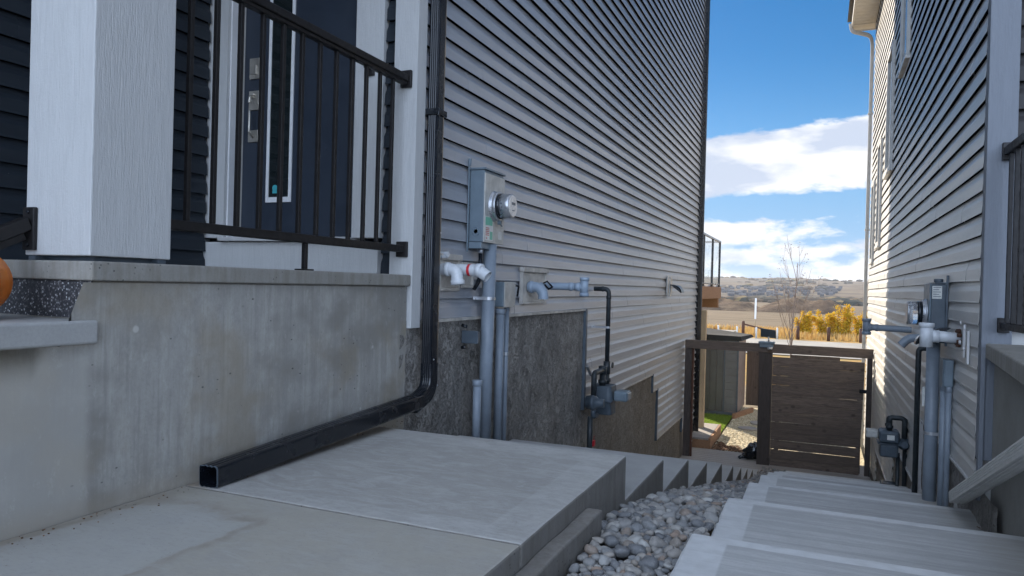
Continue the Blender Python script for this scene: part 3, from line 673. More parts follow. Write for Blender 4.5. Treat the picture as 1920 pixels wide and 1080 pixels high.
def jbox():
    t = thing('junction_box', 'small grey junction box beside the conduit left of the tan vent plate', 'junction box', (-2.16, 4.95, -.17))
    mb = MB(); mb.box(-2.203, -2.118, 4.862, 5.055, -.165, .018); obj('box_body', mb, M['boxgrey'], t, .008)
    mb = MB(); mb.box(-2.117, -2.108, 4.858, 5.060, -.168, .020); obj('lid', mb, M['boxface'], t, .005)
    for p in ((4.872, -.155), (4.872, .008), (5.045, -.155), (5.045, .008)):
        mb = MB(); mb.lathe((-2.1078, p[0], p[1]), (1, 0, 0), [(0, .006), (.003, .004)], 8); obj('screw', mb, M['alu'], t)
    mb = MB(); mb.tube([(-2.12, 5.075, -.005), (-2.10, 5.10, -.01), (-2.11, 5.10, -.09)], .008, 8, .01); obj('wire_loop', mb, M['black'], t)
jbox()
mb = MB(); mb.box(-2.205, -2.085, 4.37, 4.395, -.40, -.315); mb.box(-2.19, -2.095, 4.396, 4.43, -.39, -.325)
tag(obj('conduit_bracket', mb, M['darkbox'], None, .004, (-2.15, 4.38, -.4)), 'square slate grey clamp box on the parging beside the thick conduit', 'bracket')
mb = MB(); mb.tube([(-2.205, 4.375, -.28), (-2.17, 4.375, -.29)], .012, 8); mb.tube([(-2.205, 4.375, -.43), (-2.17, 4.375, -.425)], .012, 8)
tag(obj('anchor_bolts', mb, M['black'], None, 0, (-2.2, 4.375, -.35)), 'pair of black anchor bolts above and below the slate grey clamp box', 'bolts')

def vent_plate(y0, y1, z0, z1, label):
    t = thing('vent_plate', label, 'wall plate', (-2.2, (y0+y1)/2, z0)); x = XL+.008
    mb = MB(); mb.box(x, x+.016, y0+.02, y1-.02, z0+.02, z1-.04); obj('plate', mb, M['tan'], t, .003)
    mb = MB(); mb.box(x, x+.030, y0, y0+.02, z0, z1); mb.box(x, x+.030, y1-.02, y1, z0, z1); mb.box(x, x+.034, y0+.02, y1-.02, z0, z0+.02); obj('plate_frame', mb, M['tan'], t, .003)
    mb = MB(); mb.box(x, x+.042, y0-.01, y1+.01, z1-.04, z1); obj('drip_cap', mb, M['tan'], t, .005)
    return t
vent_plate(4.02, 4.29, -.05, .185, 'tan vent mounting plate nearest the black downspout')
vent_plate(4.31, 4.50, -.03, .14, 'tan mounting plate under the left electric meter, behind the white angled pipe')
vent_plate(5.39, 5.95, -.155, .145, 'tan vent mounting plate with raised frame right of the junction box')
def pipe_thing(name, label, path, r, mat, collars=(), end=None, cat='vent pipe', fil=None):
    t = thing(name, label, cat, path[0]); mb = MB(); mb.tube(path, r, 20, fil or r*2.2, caps=False)
    pp = fillet(path, fil or r*2.2); mb.tube(pp[::-1], r*.88, 20, 0, caps=False)
    e1 = Vector(pp[-1]); dd = (Vector(pp[-1])-Vector(pp[-2])).normalized()
    obj('pipe', mb, mat, t)
    mb = MB(); u = dd.orthogonal().normalized(); w = dd.cross(u); n = 20
    mb.add([e1+(u*math.cos(2*math.pi*k/n)+w*math.sin(2*math.pi*k/n))*r*q for q in (1., .88) for k in range(n)], [(k, (k+1) % n, n+(k+1) % n, n+k) for k in range(n)]); obj('pipe_rim', mb, mat, t)
    for (c, ax, l) in collars:
        c = Vector(c); ax = Vector(ax).normalized(); mb = MB(); mb.lathe(c-ax*l/2, ax, [(0, r), (.002, r*1.17), (l-.002, r*1.17), (l, r)], 20); obj('collar', mb, mat, t)
    return t
pipe_thing('vent_elbow', 'white elbow vent pipe turned down by the downspout', [(-2.20, 4.04, .085), (-2.085, 4.04, .085), (-2.075, 4.04, -.005)], .038, M['pvc'], [((-2.145, 4.04, .085), (1, 0, 0), .03), ((-2.0755, 4.04, .005), (.1, 0, -1), .03)], fil=.06)
t = pipe_thing('vent_pipe', 'long white vent pipe with angled end and red mark under the left meter', [(-2.20, 4.16, .085), (-1.99, 4.16, .085), (-1.925, 4.16, .045)], .038, M['pvc'], [((-1.985, 4.16, .084), (1, 0, -.1), .04)], fil=.04)
mb = MB(); mb.lathe((-2.06, 4.16, .085), (1, 0, 0), [(0, .0385), (.0005, .0388), (.018, .0388), (.0185, .0385)], 20); obj('red_mark', mb, M['red'], t)
mb = MB(); mb.tube([(-2.205, 4.05, .178), (-2.15, 4.05, .178)], .019, 12); mb.box(-2.205, -2.165, 4.0, 4.08, .155, .169)
tag(obj('white_pipe_cap', mb, M['pvc'], None, .002, (-2.2, 4.05, .17)), 'small white cap peeking out above the white elbow next to the downspout', 'pipe cap')
pipe_thing('vent_elbow', 'pale grey elbow turned down in front of the framed tan plate', [(-2.19, 5.53, -.015), (-2.10, 5.53, -.015), (-2.06, 5.53, -.065), (-2.06, 5.53, -.11)], .042, M['bluegrey'], [((-2.165, 5.53, -.015), (1, 0, 0), .03)], fil=.055)
t = pipe_thing('vent_tee', 'long blue grey vent pipe with a tee end sticking out past the framed plate', [(-2.19, 5.80, -.005), (-1.82, 5.80, -.003)], .031, M['bluegrey'], [((-1.915, 5.80, -.004), (1, 0, 0), .03)])
mb = MB(); mb.tube([(-1.80, 5.80, -.077), (-1.80, 5.80, .071)], .034, 20); mb.lathe((-1.80, 5.80, .047), (0, 0, 1), [(0, .034), (.002, .041), (.028, .041), (.03, .034)], 20); mb.lathe((-1.80, 5.80, -.083), (0, 0, 1), [(0, .034), (.002, .041), (.028, .041), (.03, .034)], 20); mb.lathe((-1.88, 5.80, -.004), (1, 0, 0), [(0, .033), (.05, .04)], 20)
obj('tee', mb, M['bluegrey'], t)
mb = MB(); mb.tube([(-2.14, 5.74, .02), (-2.10, 5.72, .035), (-2.06, 5.74, -.01), (-2.10, 5.76, -.03), (-2.13, 5.74, .01)], .007, 8); obj('loose_wire', mb, M['black'], t)

def scale_children(t, c, k):
    off = Vector(t['_o'])
    for ch in t.children:
        for v in ch.data.vertices: v.co = (v.co+off-c)*k+c-off
def gas_left():
    t = thing('gas_pipe', 'dark iron gas pipe rising from the left gas meter to an elbow into the siding', 'gas pipe', (-2.1, 7.4, -1.0))
    mb = MB(); mb.tube([(-2.20, 7.44, -.02), (-2.04, 7.44, -.02), (-2.04, 7.44, -.80)], .024, 16, .05); obj('pipe', mb, M['gaspipe'], t)
    mb = MB(); mb.lathe((-2.12, 7.44, -.02), (1, 0, 0), [(0, .021), (.002, .028), (.022, .028), (.024, .021)], 14); mb.lathe((-2.04, 7.44, -.09), (0, 0, -1), [(0, .021), (.002, .027), (.03, .027), (.032, .021)], 14); obj('collar', mb, M['gaspipe'], t)
    t = thing('gas_meter', 'dark blue grey gas meter with regulator on the left house parging', 'gas meter', (-2.05, 7.3, -1.3))
    c = Vector((-2.04, 7.36, -1.16))
    mb = MB(); n = 26; prof = []
    def rr(w, h, r, k=5):
        out = []
        for (cx, cz, a0) in ((w-r, h-r, 0), (-w+r, h-r, 90), (-w+r, -h+r, 180), (w-r, -h+r, 270)):
            for i in range(k+1): a = R(a0+90*i/k); out.append((cx+math.cos(a)*r, cz+math.sin(a)*r))
        return out
    for (z0, z1, w0, w1, d) in ((.0, .105, .098, .085, .082), (-.105, -.004, .078, .092, .076)):
        P0 = rr(w0, d, .03); P1 = rr(w1, d*.88, .03); m_ = len(P0)
        vs = [(c.x+b, c.y+a, c.z+z0) for a, b in P0]+[(c.x+b, c.y+a, c.z+z1) for a, b in P1]
        mb.add(vs, [tuple(range(m_)), tuple(range(m_, 2*m_))]+[(i, (i+1) % m_, m_+(i+1) % m_, m_+i) for i in range(m_)])
    obj('meter_body', mb, M['gas'], t, .008)
    mb = MB(); P0 = rr(.104, .088, .03); m_ = len(P0); mb.add([(c.x+b, c.y+a, c.z-.009) for a, b in P0]+[(c.x+b, c.y+a, c.z+.003) for a, b in P0], [tuple(range(m_)), tuple(range(m_, 2*m_))]+[(i, (i+1) % m_, m_+(i+1) % m_, m_+i) for i in range(m_)]); obj('flange', mb, M['gas'], t, .003)
    mb = MB(); mb.box(c.x+.085, c.x+.185, c.y-.062, c.y+.062, c.z-.002, c.z+.072); obj('index_head', mb, M['boxgrey'], t, .02, seg=3)
    mb = MB(); mb.box(c.x+.186, c.x+.192, c.y-.045, c.y+.045, c.z+.01, c.z+.06); obj('index_window', mb, M['alu'], t, .004)
    for k in (-.055, .055):
        mb = MB(); mb.lathe(c+Vector((0, k, .10)), (0, 0, 1), [(0, .024), (.02, .024), (.022, .031), (.045, .031), (.047, .022), (.085, .022)], 12); obj('union_nut', mb, M['gaspipe'], t)
    mb = MB(); mb.tube([c+Vector((0, -.055, .18)), c+Vector((0, -.055, .215)), c+Vector((0, -.27, .215)), c+Vector((0, -.27, .06))], .020, 14, .04); mb.lathe(c+Vector((0, -.055, .215)), (0, 0, 1), [(-.03, .02), (-.028, .03), (.03, .03), (.032, .01)], 12); obj('inlet_pipe', mb, M['gaspipe'], t)
    mb = MB(); mb.lathe(c+Vector((0, -.27, .01)), (1, 0, 0), [(-.055, .02), (-.05, .045), (-.012, .052), (-.01, .058), (.01, .058), (.012, .052), (.04, .03), (.075, .03), (.078, .02)], 20); mb.tube([c+Vector((0, -.27, -.03)), c+Vector((0, -.27, -.09)), c+Vector((0, -.18, -.09))], .018, 12, .03); obj('regulator', mb, M['gas'], t)
    mb = MB(); mb.lathe(c+Vector((.0, .055, .235)), (0, 1, 0), [(-.0, .014), (.004, .022), (.014, .022), (.018, .014), (.03, .014)], 12); mb.lathe(c+Vector((.03, .09, .24)), (1, 0, 0), [(0, .022), (.008, .022)], 14); mb.tube([c+Vector((0, .055, .18)), c+Vector((0, .055, .27))], .026, 12); obj('valve', mb, M['gaspipe'], t)
    mb = MB(); mb.tube([c+Vector((-.02, -.27, -.09)), c+Vector((-.02, -.27, -.42))], .020, 12); obj('riser_pipe', mb, M['gaspipe'], t)
    scale_children(t, c, 1.42)
    mb = MB(); mb.obox(c+Vector((-.12, -.16, .30)), Vector((0, .075, -.055)), Vector((.012, 0, 0)), Vector((0, .008, .011))); obj('tag_plate', mb, M['alu'], t, .002)
gas_left()
mb = MB(); mb.box(-2.09, -2.05, 7.06, 7.12, -1.60, -1.545); mb.tube([(-2.06, 7.11, -1.5), (-2.065, 7.10, -1.545)], .003, 6)
tag(obj('plastic_tag', mb, M['red'], None, .004, (-2.07, 7.09, -1.6)), 'red plastic tag hanging low beneath the left gas meter', 'tag')
def exhaust():
    t = thing('exhaust_vent', 'black hooded exhaust vent on a cream block near the far end of the left siding', 'exhaust vent', (-2.2, 11.7, 0))
    mb = MB(); mb.box(-2.205, -2.18, 11.38, 11.45, -.10, .20); mb.box(-2.205, -2.17, 11.52, 11.62, -.12, .19); mb.box(-2.205, -2.185, 11.45, 11.78, .12, .165); mb.box(-2.205, -2.185, 11.66, 11.74, -.08, .16); obj('mount_block', mb, M['cream'], t, .004)
    mb = MB(); vs = []; n = 10
    for i in range(n+1):
        a = R(90*i/n); vs += [(-2.17+.17*math.sin(a), 11.47, -.06+.13*math.cos(a)), (-2.17+.17*math.sin(a), 11.68, -.06+.13*math.cos(a))]
    mb.add(vs, [(2*i, 2*i+1, 2*i+3, 2*i+2) for i in range(n)], True); mb.f.append(tuple([2*i for i in range(n+1)]+[])); mb.sm.append(False); mb.f.append(tuple(2*i+1 for i in range(n+1))); mb.sm.append(False)
    obj('hood', mb, M['black'], t)
    mb = MB(); vs = []
    for i in range(n+1):
        a = R(35+55*i/n); vs += [(-2.17+.185*math.sin(a), 11.46, -.06+.145*math.cos(a)), (-2.17+.185*math.sin(a), 11.70, -.06+.145*math.cos(a))]
    mb.add(vs, [(2*i, 2*i+1, 2*i+3, 2*i+2) for i in range(n)], True); obj('grey_lip', mb, M['boxgrey'], t)
exhaust()

# ================================================================== SLAB AND STAIRS
def rough_box(x0, x1, y0, y1, z0, z1, amp=.0022, st=.07):
    bm = bmesh.new(); nx = max(1, int((x1-x0)/st)); ny = max(1, int((y1-y0)/st)); mb = MB()
    def P(x, y, z):
        n_ = mnoise.noise_vector(Vector((x*9, y*9, z*9)))*amp + mnoise.noise_vector(Vector((x*2.2, y*2.2, z*2)))*amp*1.2
        return (x+n_.x, y+n_.y, z+n_.z*.6)
    bm.free()
    xs = [x0+(x1-x0)*i/nx for i in range(nx+1)]; ys = [y0+(y1-y0)*i/ny for i in range(ny+1)]; zs = [z0, z1-.06, z1]
    def grid(A, B, f):
        na, nb = len(A), len(B); mb.add([P(*f(a, b)) for a in A for b in B], [(i*nb+j, i*nb+j+1, (i+1)*nb+j+1, (i+1)*nb+j) for i in range(na-1) for j in range(nb-1)])
    grid(xs, ys, lambda a, b: (a, b, z1)); grid(xs, ys, lambda a, b: (a, b, z0)); grid(xs, zs, lambda a, b: (a, y0, b)); grid(xs, zs, lambda a, b: (a, y1, b)); grid(ys, zs, lambda a, b: (x0, a, b)); grid(ys, zs, lambda a, b: (x1, a, b))
    return mb
def weld(o):
    bm = bmesh.new(); bm.from_mesh(o.data); bmesh.ops.remove_doubles(bm, verts=bm.verts, dist=.0003); bmesh.ops.recalc_face_normals(bm, faces=bm.faces); bm.to_mesh(o.data); bm.free()
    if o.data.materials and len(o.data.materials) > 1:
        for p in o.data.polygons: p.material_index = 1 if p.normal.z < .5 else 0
def slab():
    for (a, b) in ((2.0925, 3.42), (-2.0, 2.0855)):
        o = obj('concrete_path', rough_box(-2.222, -.83, a, b, -1.15, -.8), [M['slab'], M['side']], None, 0, (-1.5, a, -1.1)); struct(o); weld(o)
        q = o.modifiers.new('bevel', 'BEVEL'); q.width = .009; q.segments = 2; q.limit_method = 'ANGLE'; q.angle_limit = R(50)
    o = obj('concrete_footing', rough_box(-.829, -.765, -2.0, 2.78, -1.15, -.872, .004, .05), M['side'], None, 0, (-.8, 0, -1.1)); struct(o); weld(o)
    q = o.modifiers.new('bevel', 'BEVEL'); q.width = .008; q.segments = 2; q.limit_method = 'ANGLE'; q.angle_limit = R(50)
slab()
LN = [3.42, 4.357, 5.29, 6.24, 7.296, 8.348, 9.294, 10.213, 11.122, 12.202]
LZ = [-.8, -1.012, -1.210, -1.432, -1.669, -1.924, -2.15, -2.367, -2.576, -2.825]
def stairs(name, label, ns, zs, x0, x1, mats_, first):
    t = thing(name, label, 'stairs', ((x0+x1)/2, ns[0], zs[0]-.5))
    for i in range(first, len(ns)):
        y0 = ns[i-1]+.001 if i else -1.5; mb = rough_box(x0, x1, y0, ns[i], zs[i]-.62, zs[i]); o = obj('step', mb, mats_, t, 0); weld(o)
        q = o.modifiers.new('bevel', 'BEVEL'); q.width = .012; q.segments = 2; q.limit_method = 'ANGLE'; q.angle_limit = R(50)
    return t
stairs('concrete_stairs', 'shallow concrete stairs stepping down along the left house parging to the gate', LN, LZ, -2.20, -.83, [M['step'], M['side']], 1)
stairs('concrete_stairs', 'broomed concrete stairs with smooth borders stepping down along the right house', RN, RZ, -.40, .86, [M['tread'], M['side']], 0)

# pebbles between the flights
ZP = [(-2, -.94), (1.5, -.945), (2.66, -.955), (3.43, -1.045), (4.38, -1.225), (5.52, -1.475), (7.17, -1.845), (10.1, -2.50), (12.4, -2.93), (13.2, -3.0)]
def zp(y):
    for (a, za), (b, zb) in zip(ZP, ZP[1:]):
        if y <= b: return za+(zb-za)*(y-a)/(b-a)
    return ZP[-1][1]
def pebbles():
    rnd = random.Random(11)
    def stone(sub, seed):
        bm = bmesh.new(); bmesh.ops.create_icosphere(bm, subdivisions=sub, radius=1)
        r = random.Random(seed); s3 = (1, r.uniform(.62, .92), r.uniform(.42, .70)); o = Vector((seed*3.1, 0, 0))
        for v in bm.verts:
            k = 1+mnoise.noise(v.co*.9+o)*.28+mnoise.noise(v.co*2.2+o)*.08
            sg = [math.copysign(abs(c)**.88, c) for c in v.co]
            v.co = Vector((sg[0]*s3[0]*k, sg[1]*s3[1]*k, sg[2]*s3[2]*k))
        return bm
    hi = []
    for k in range(10):
        bm = stone(3, k); me = bpy.data.meshes.new('river_stone'); bm.to_mesh(me); bm.free()
        for p in me.polygons: p.use_smooth = True
        me.materials.append(M['peb_o']); hi.append(me)
    # greedy packing
    pts = []; cell = {}; 
    def ok(x, y, r, k):
        cx, cy = int(x/.07), int(y/.07)
        for i in range(cx-1, cx+2):
            for j in range(cy-1, cy+2):
                for (a, b, q) in cell.get((i, j), ()):
                    if (a-x)**2+(b-y)**2 < ((q+r)*k)**2: return False
        return True
    for (r0, r1, tries, k, lift) in ((.025, .033, 420, .86, .010), (.017, .025, 7000, .80, .004), (.012, .017, 46000, .76, -.002), (.008, .012, 40000, .8, -.007)):
        for _ in range(tries):
            x = rnd.uniform(-.815, -.40); y = rnd.uniform(1.0, 13.0); r = rnd.uniform(r0, r1)
            if y > 7 and r < .011: continue
            if y < 1.7 and r < .02: continue
            if y < 2.78+r and x < -.75+r*.6: continue
            if x-r*.7 < -.83 or x+r*.7 > -.40: continue
            if ok(x, y, r, k):
                cell.setdefault((int(x/.07), int(y/.07)), []).append((x, y, r)); pts.append((x, y, r, lift+rnd.uniform(-.006, .008)+mnoise.noise(Vector((x*5, y*5, 0)))*.012))
    vis = [p for p in pts if p[1] > 1.75]; vis.sort(key=lambda p: -(p[2]/(p[1])))
    ind = vis[:298]; rest = vis[298:]+[p for p in pts if p[1] <= 1.75]
    def mat(p):
        x, y, r, l = p
        sl = Vector((0, 1, (zp(y+.1)-zp(y-.1))/.2)).normalized()
        rot = Matrix.Rotation(rnd.uniform(0, 6.28), 4, 'Z') @ Matrix.Rotation(rnd.gauss(0, .28), 4, 'X') @ Matrix.Rotation(rnd.gauss(0, .28), 4, 'Y')
        return Matrix.Translation((x, y, zp(y)+l)) @ Matrix.Rotation(math.atan(sl.z/sl.y), 4, 'X') @ rot @ Matrix.Scale(r*1.13, 4)
    for p in ind:
        o = bpy.data.objects.new('river_stone', hi[rnd.randrange(10)]); COL.objects.link(o); o.matrix_world = mat(p)
        tag(o, 'smooth rounded river stone lying near the front of the strip between the two concrete stairs', 'stone', 'river stones between the stairs')
    lo = []
    for s_ in range(8):
        bm = stone(2, s_+20); lo.append(([v.co.copy() for v in bm.verts], [tuple(v.index for v in f.verts) for f in bm.faces])); bm.free()
    lo1 = []
    for s_ in range(6):
        bm = stone(1, s_+40); lo1.append(([v.co.copy() for v in bm.verts], [tuple(v.index for v in f.verts) for f in bm.faces])); bm.free()
    mb = MB()
    for p in rest:
        vs, fs = (lo if p[1] < 5.5 else lo1)[rnd.randrange(6)]; mm = mat(p); mb.add([mm @ v for v in vs], fs, True)
    me = bpy.data.meshes.new('river_stones'); me.from_pydata([tuple(v) for v in mb.v], [], mb.f); me.polygons.foreach_set('use_smooth', mb.sm); me.materials.append(M['peb_i'])
    o = bpy.data.objects.new('river_stones', me); COL.objects.link(o); o['kind'] = 'stuff'; tag(o, 'remaining bed of grey river stones running down between the stairs', 'stones')
M['peb_o'] = pebble_mat('river_stone_coat', 'object'); M['peb_i'] = pebble_mat('river_stone_bed', 'island')
pebbles()

# ================================================================== GROUND AND FAR LAND
def ground():
    prof = [(-60, -1.2), (-5, -1.1), (1.5, -1.06), (12.6, -3.10), (14, -3.04), (22, -3.06), (30, -3.25), (45, -3.75), (60, -4.05), (66, -4.1), (76, -4.2), (110, -4.9), (160, -6.5), (260, -9.0), (420, -11.5), (700, -14), (1100, -16), (1500, -10), (2100, 6), (2800, 26), (3600, 48), (4600, 74), (5200, 80), (6500, 60), (9000, 20)]
    mb = MB(); nx = 56; ys = []
    for (a, za), (b, zb) in zip(prof, prof[1:]):
        k = 1 if b < 300 else 5
        for i in range(k): ys.append((a+(b-a)*i/k, za+(zb-za)*i/k))
    ys.append(prof[-1]); vs = []
    for (y, z) in ys:
        wdt = 60 if y < 20 else 60+(y-20)*1.15
        for i in range(nx+1):
            x = -wdt+2*wdt*i/nx; zz = z
            if y > 900: zz += mnoise.fractal(Vector((x*.0009, y*.0007, 3)), .8, 2.1, 4)*26*min(1, (y-900)/1500)
            if -3 < x < 0 and y > 0: pass
            vs.append((x, y, zz))
    n = nx+1
    mb.add(vs, [(j*n+i, j*n+i+1, (j+1)*n+i+1, (j+1)*n+i) for j in range(len(ys)-1) for i in range(nx)], True)
    g = G('open_land'); x, y, z = g.xyz()
    near = g.mix(g.step(g.noise(3, 6, .7), .35, .65), (.16, .13, .09), (.24, .20, .14))
    # field: furrows and wheel tracks running across, tan and brown
    st = g.noise(1.0, 5, .65, g.coord((.010, .085, 1))); st2 = g.noise(1.0, 4, .6, g.coord((.004, .03, 1), (40, 9, 0))); fn = g.noise(.35, 5, .7)
    field = g.ramp(st, [(.34, (.035, .026, .018)), (.43, (.13, .10, .065)), (.49, (.21, .165, .11)), (.53, (.06, .045, .03)), (.58, (.17, .13, .085)), (.68, (.25, .20, .13))])
    field = g.mix(g.step(st2, .48, .62, 0, .45), field, (.17, .125, .078)); field = g.mix(g.step(fn, .45, .7, 0, .45), field, (.06, .045, .03))
    hill = g.ramp(g.noise(.0035, 8, .62, g.coord((.7, 1.5, 1))), [(.34, (.035, .036, .03)), (.46, (.09, .068, .05)), (.54, (.15, .12, .085)), (.60, (.055, .045, .038)), (.75, (.19, .15, .10))])
    verge = g.mix(g.step(g.noise(2.0, 5, .7), .4, .65), (.34, .20, .06), (.22, .17, .07))
    c = g.mix(g.step(y, 24, 27), near, verge); c = g.mix(g.step(y, 84, 92), c, field); c = g.mix(g.step(y, 900, 1300), c, hill)
    m_ = g.done(c, .95, 0, g.bump(g.noise(1.2, 6, .7), .3, .2), .15)
    o = obj('ground', mb, m_); struct(o)
ground()
def sheet(name, x0, x1, y0, y1, zf, mat, nx=12, ny=8, kind='structure'):
    mb = MB(); vs = [(x0+(x1-x0)*i/nx, y0+(y1-y0)*j/ny, zf(x0+(x1-x0)*i/nx, y0+(y1-y0)*j/ny)) for j in range(ny+1) for i in range(nx+1)]
    mb.add(vs, [(j*(nx+1)+i, j*(nx+1)+i+1, (j+1)*(nx+1)+i+1, (j+1)*(nx+1)+i) for j in range(ny) for i in range(nx)], True)
    o = obj(name, mb, mat); o['kind'] = kind; return o
def gz(y):
    prof = [(22, -3.06), (30, -3.25), (45, -3.75), (60, -4.05), (66, -4.1), (76, -4.2), (110, -4.9), (160, -6.5), (260, -9.0), (420, -11.5), (700, -14), (1100, -16), (1500, -10)]
    for (a, za), (b, zb) in zip(prof, prof[1:]):
        if y <= b: return za+(zb-za)*(y-a)/(b-a)
    return -10
sheet('road', -60, 60, 46, 66, lambda x, y: gz(y)+.05, M['asphalt'], 4, 6)
sheet('path', -60, -8, 69, 82, lambda x, y: gz(y)+.05, M['asphalt'], 4, 6)
g = G('dry_mound'); c = g.ramp(g.noise(.12, 7, .7), [(.3, (.045, .032, .024)), (.5, (.10, .07, .05)), (.7, (.20, .15, .10))]); M['mound'] = g.done(c, .95, 0, g.bump(g.noise(.5, 6, .7), .8, 1.5), .1)
def mounds():
    mb = MB(); nx, ny = 130, 14; vs = []
    for j in range(ny+1):
        for i in range(nx+1):
            x = -150+190*i/nx; y = 430+60*j/ny; t = j/ny
            e = math.sin(math.pi*t)**.8
            env = max(0, 1-((x+10)/26)**2)**.6*8.5 if x > -40 else 0
            env = max(env, max(0, 1-((x+60)/30)**2)**.5*7.5, max(0, 1-((x+118)/34)**2)**.5*8.5)
            h = env*(1.0+.55*mnoise.fractal(Vector((x*.05, y*.03, 0)), .8, 2.1, 4))
            vs.append((x, y, gz(y)-.5+max(0, h)*e))
    mb.add(vs, [(j*(nx+1)+i, j*(nx+1)+i+1, (j+1)*(nx+1)+i+1, (j+1)*(nx+1)+i) for j in range(ny) for i in range(nx)], True)
    o = obj('dirt_hills', mb, M['mound']); struct(o)
mounds()
def gzf(y):
    pr = [(900, -15), (1100, -16), (1500, -10), (2100, 6), (2800, 26), (3600, 48), (4600, 74), (5200, 80)]
    for (a, za), (b, zb) in zip(pr, pr[1:]):
        if y <= b: return za+(zb-za)*(y-a)/(b-a)
    return 80
def far_stuff():
    rnd = random.Random(5)
    mb = MB()
    for k in range(230):     # the town on the slope, one mass
        y = rnd.uniform(1500, 2300); x = rnd.uniform(-330, 30)*y/1400; z = gzf(y)+mnoise.fractal(Vector((x*.0009, y*.0007, 3)), .8, 2.1, 4)*26*min(1, (y-900)/1500)-1; w = rnd.uniform(7, 11); d = 9; h = rnd.uniform(4, 7)
        mb.box(x, x+w, y, y+d, z-6, z+h); mb.add([(x-.5, y-.5, z+h+.02), (x+w+.5, y-.5, z+h+.02), (x+w+.5, y+d, z+h+.02), (x-.5, y+d, z+h+.02), (x, y+d/2, z+h+3), (x+w, y+d/2, z+h+3)], [(0, 1, 5, 4), (2, 3, 4, 5), (0, 4, 3), (1, 2, 5)])
    g = G('far_town_paint'); r = g.n('ShaderNodeNewGeometry').outputs['Random Per Island']; c = g.ramp(r, [(0, (.04, .042, .05)), (.5, (.075, .075, .082)), (.9, (.12, .12, .125)), (1, (.08, .065, .055))])
    o = obj('distant_town', mb, g.done(c, .8)); o['kind'] = 'stuff'; tag(o, 'mass of tiny pale houses on the far slope behind the dirt hills', 'town')
    mb = MB(); bm = bmesh.new(); bmesh.ops.create_icosphere(bm, subdivisions=1, radius=1); V = [v.co.copy() for v in bm.verts]; F = [tuple(v.index for v in f.verts) for f in bm.faces]; bm.free()
    for k in range(1900):
        y = rnd.choice([rnd.uniform(950, 1250), rnd.uniform(1900, 5200), rnd.uniform(4400, 5200)]); x = rnd.uniform(-.34, .13)*y
        if mnoise.noise(Vector((x*.004, y*.002, 1))) < -.05: continue
        s = rnd.uniform(4, 9)*(1 if y > 1500 else .8)
        # ground height from the same profile as the land sheet
        pr = [(900, -15), (1100, -16), (1500, -10), (2100, 6), (2800, 26), (3600, 48), (4600, 74), (5200, 80)]
        for (a, za), (b, zb) in zip(pr, pr[1:]):
            if y <= b: z = za+(zb-za)*(y-a)/(b-a); break
        z += mnoise.fractal(Vector((x*.0009, y*.0007, 3)), .8, 2.1, 4)*26*min(1, max(0, (y-900)/1500))
        mb.add([(x+v.x*s*2.2*(1+.3*mnoise.noise(v*2+Vector((k, 0, 0)))), y+v.y*s, z+s*.4+v.z*s*(.8+.4*mnoise.noise(v*2+Vector((0, k, 0))))) for v in V], F)
    g = G('far_scrub'); r = g.n('ShaderNodeNewGeometry').outputs['Random Per Island']; c = g.ramp(r, [(0, (.035, .04, .03)), (.5, (.09, .065, .045)), (.8, (.17, .11, .06)), (1, (.24, .17, .06))])
    o = obj('distant_scrub', mb, g.done(c, .9)); o['kind'] = 'stuff'; tag(o, 'far-off brown scrub and bare woodland dotted over the valley side', 'scrub')
far_stuff()
def green_building():
    t = thing('farm_building', 'long low building with green roof standing far out beside the dirt hills', 'building', (20, 1150, -16)); z = -16
    mb = MB(); mb.box(11, 32, 1150, 1162, z-1, z+3.6); obj('wall', mb, M['trim_light'], t)
    g = G('green_roofing'); gm = g.done((.03, .20, .15), .5)
    mb = MB(); mb.add([(10, 1149, z+3.62), (33, 1149, z+3.62), (33, 1163, z+3.62), (10, 1163, z+3.62), (10, 1156, z+7.4), (33, 1156, z+7.4)], [(0, 1, 5, 4), (2, 3, 4, 5), (0, 4, 3), (1, 2, 5), (0, 3, 2, 1)]); obj('roof', mb, gm, t)
green_building()
# posts and markers along the road
mk = []
for i, (px, y) in enumerate(((-9.9, 66.5), (-8.2, 66.4), (-6.6, 66.3), (-5.0, 66.3), (-3.3, 66.4))):
    mb = MB(); mb.lathe((px, y, gz(y)-.2), (0, 0, 1), [(0, .08), (1.15, .08), (1.2, .05)], 8)
    tag(obj('road_marker', mb, M['trim_light'], None, 0, (px, y, gz(y))), 'pale marker post in the row beside the path left of the bare tree', 'post', 'pale posts beside the path')
for i, px in enumerate((-1.7, .75, 3.25)):
    y = 68.2; mb = MB(); mb.lathe((px, y, gz(y)-.2), (0, 0, 1), [(0, .14), (1.35, .14), (1.4, .10)], 8)
    tag(obj('fence_post', mb, M['wood_red'], None, 0, (px, y, gz(y))), 'stubby brown timber post in the dry grass in front of the yellow shrubs', 'post', 'brown posts along the far road')
t = thing('marker_pole', 'tall white marker pole standing beyond the path left of the bare tree', 'pole', (-5.4, 70, gz(70)))
mb = MB(); mb.lathe((-5.4, 70, gz(70)-.2), (0, 0, 1), [(0, .06), (3.0, .06)], 8); obj('pole', mb, M['cedarz'], t)
mb = MB(); mb.box(-5.47, -5.31, 69.88, 69.93, gz(70)+1.6, gz(70)+3.5); obj('marker_panel', mb, M['white'], t, .02)
mb = MB(); mb.lathe((-6.2, 67.4, gz(67)-.2), (0, 0, 1), [(0, .13), (1.6, .13), (1.65, .09)], 8); mb.obox((-4.9, 67.4, gz(67)+.9), (1.35, 0, -.30), (0, .06, 0), (0, 0, .07))
tag(obj('barrier', mb, M['wood_red'], None, 0, (-6, 67.4, gz(67))), 'short timber barrier with sloping arm near the white marker pole', 'barrier')

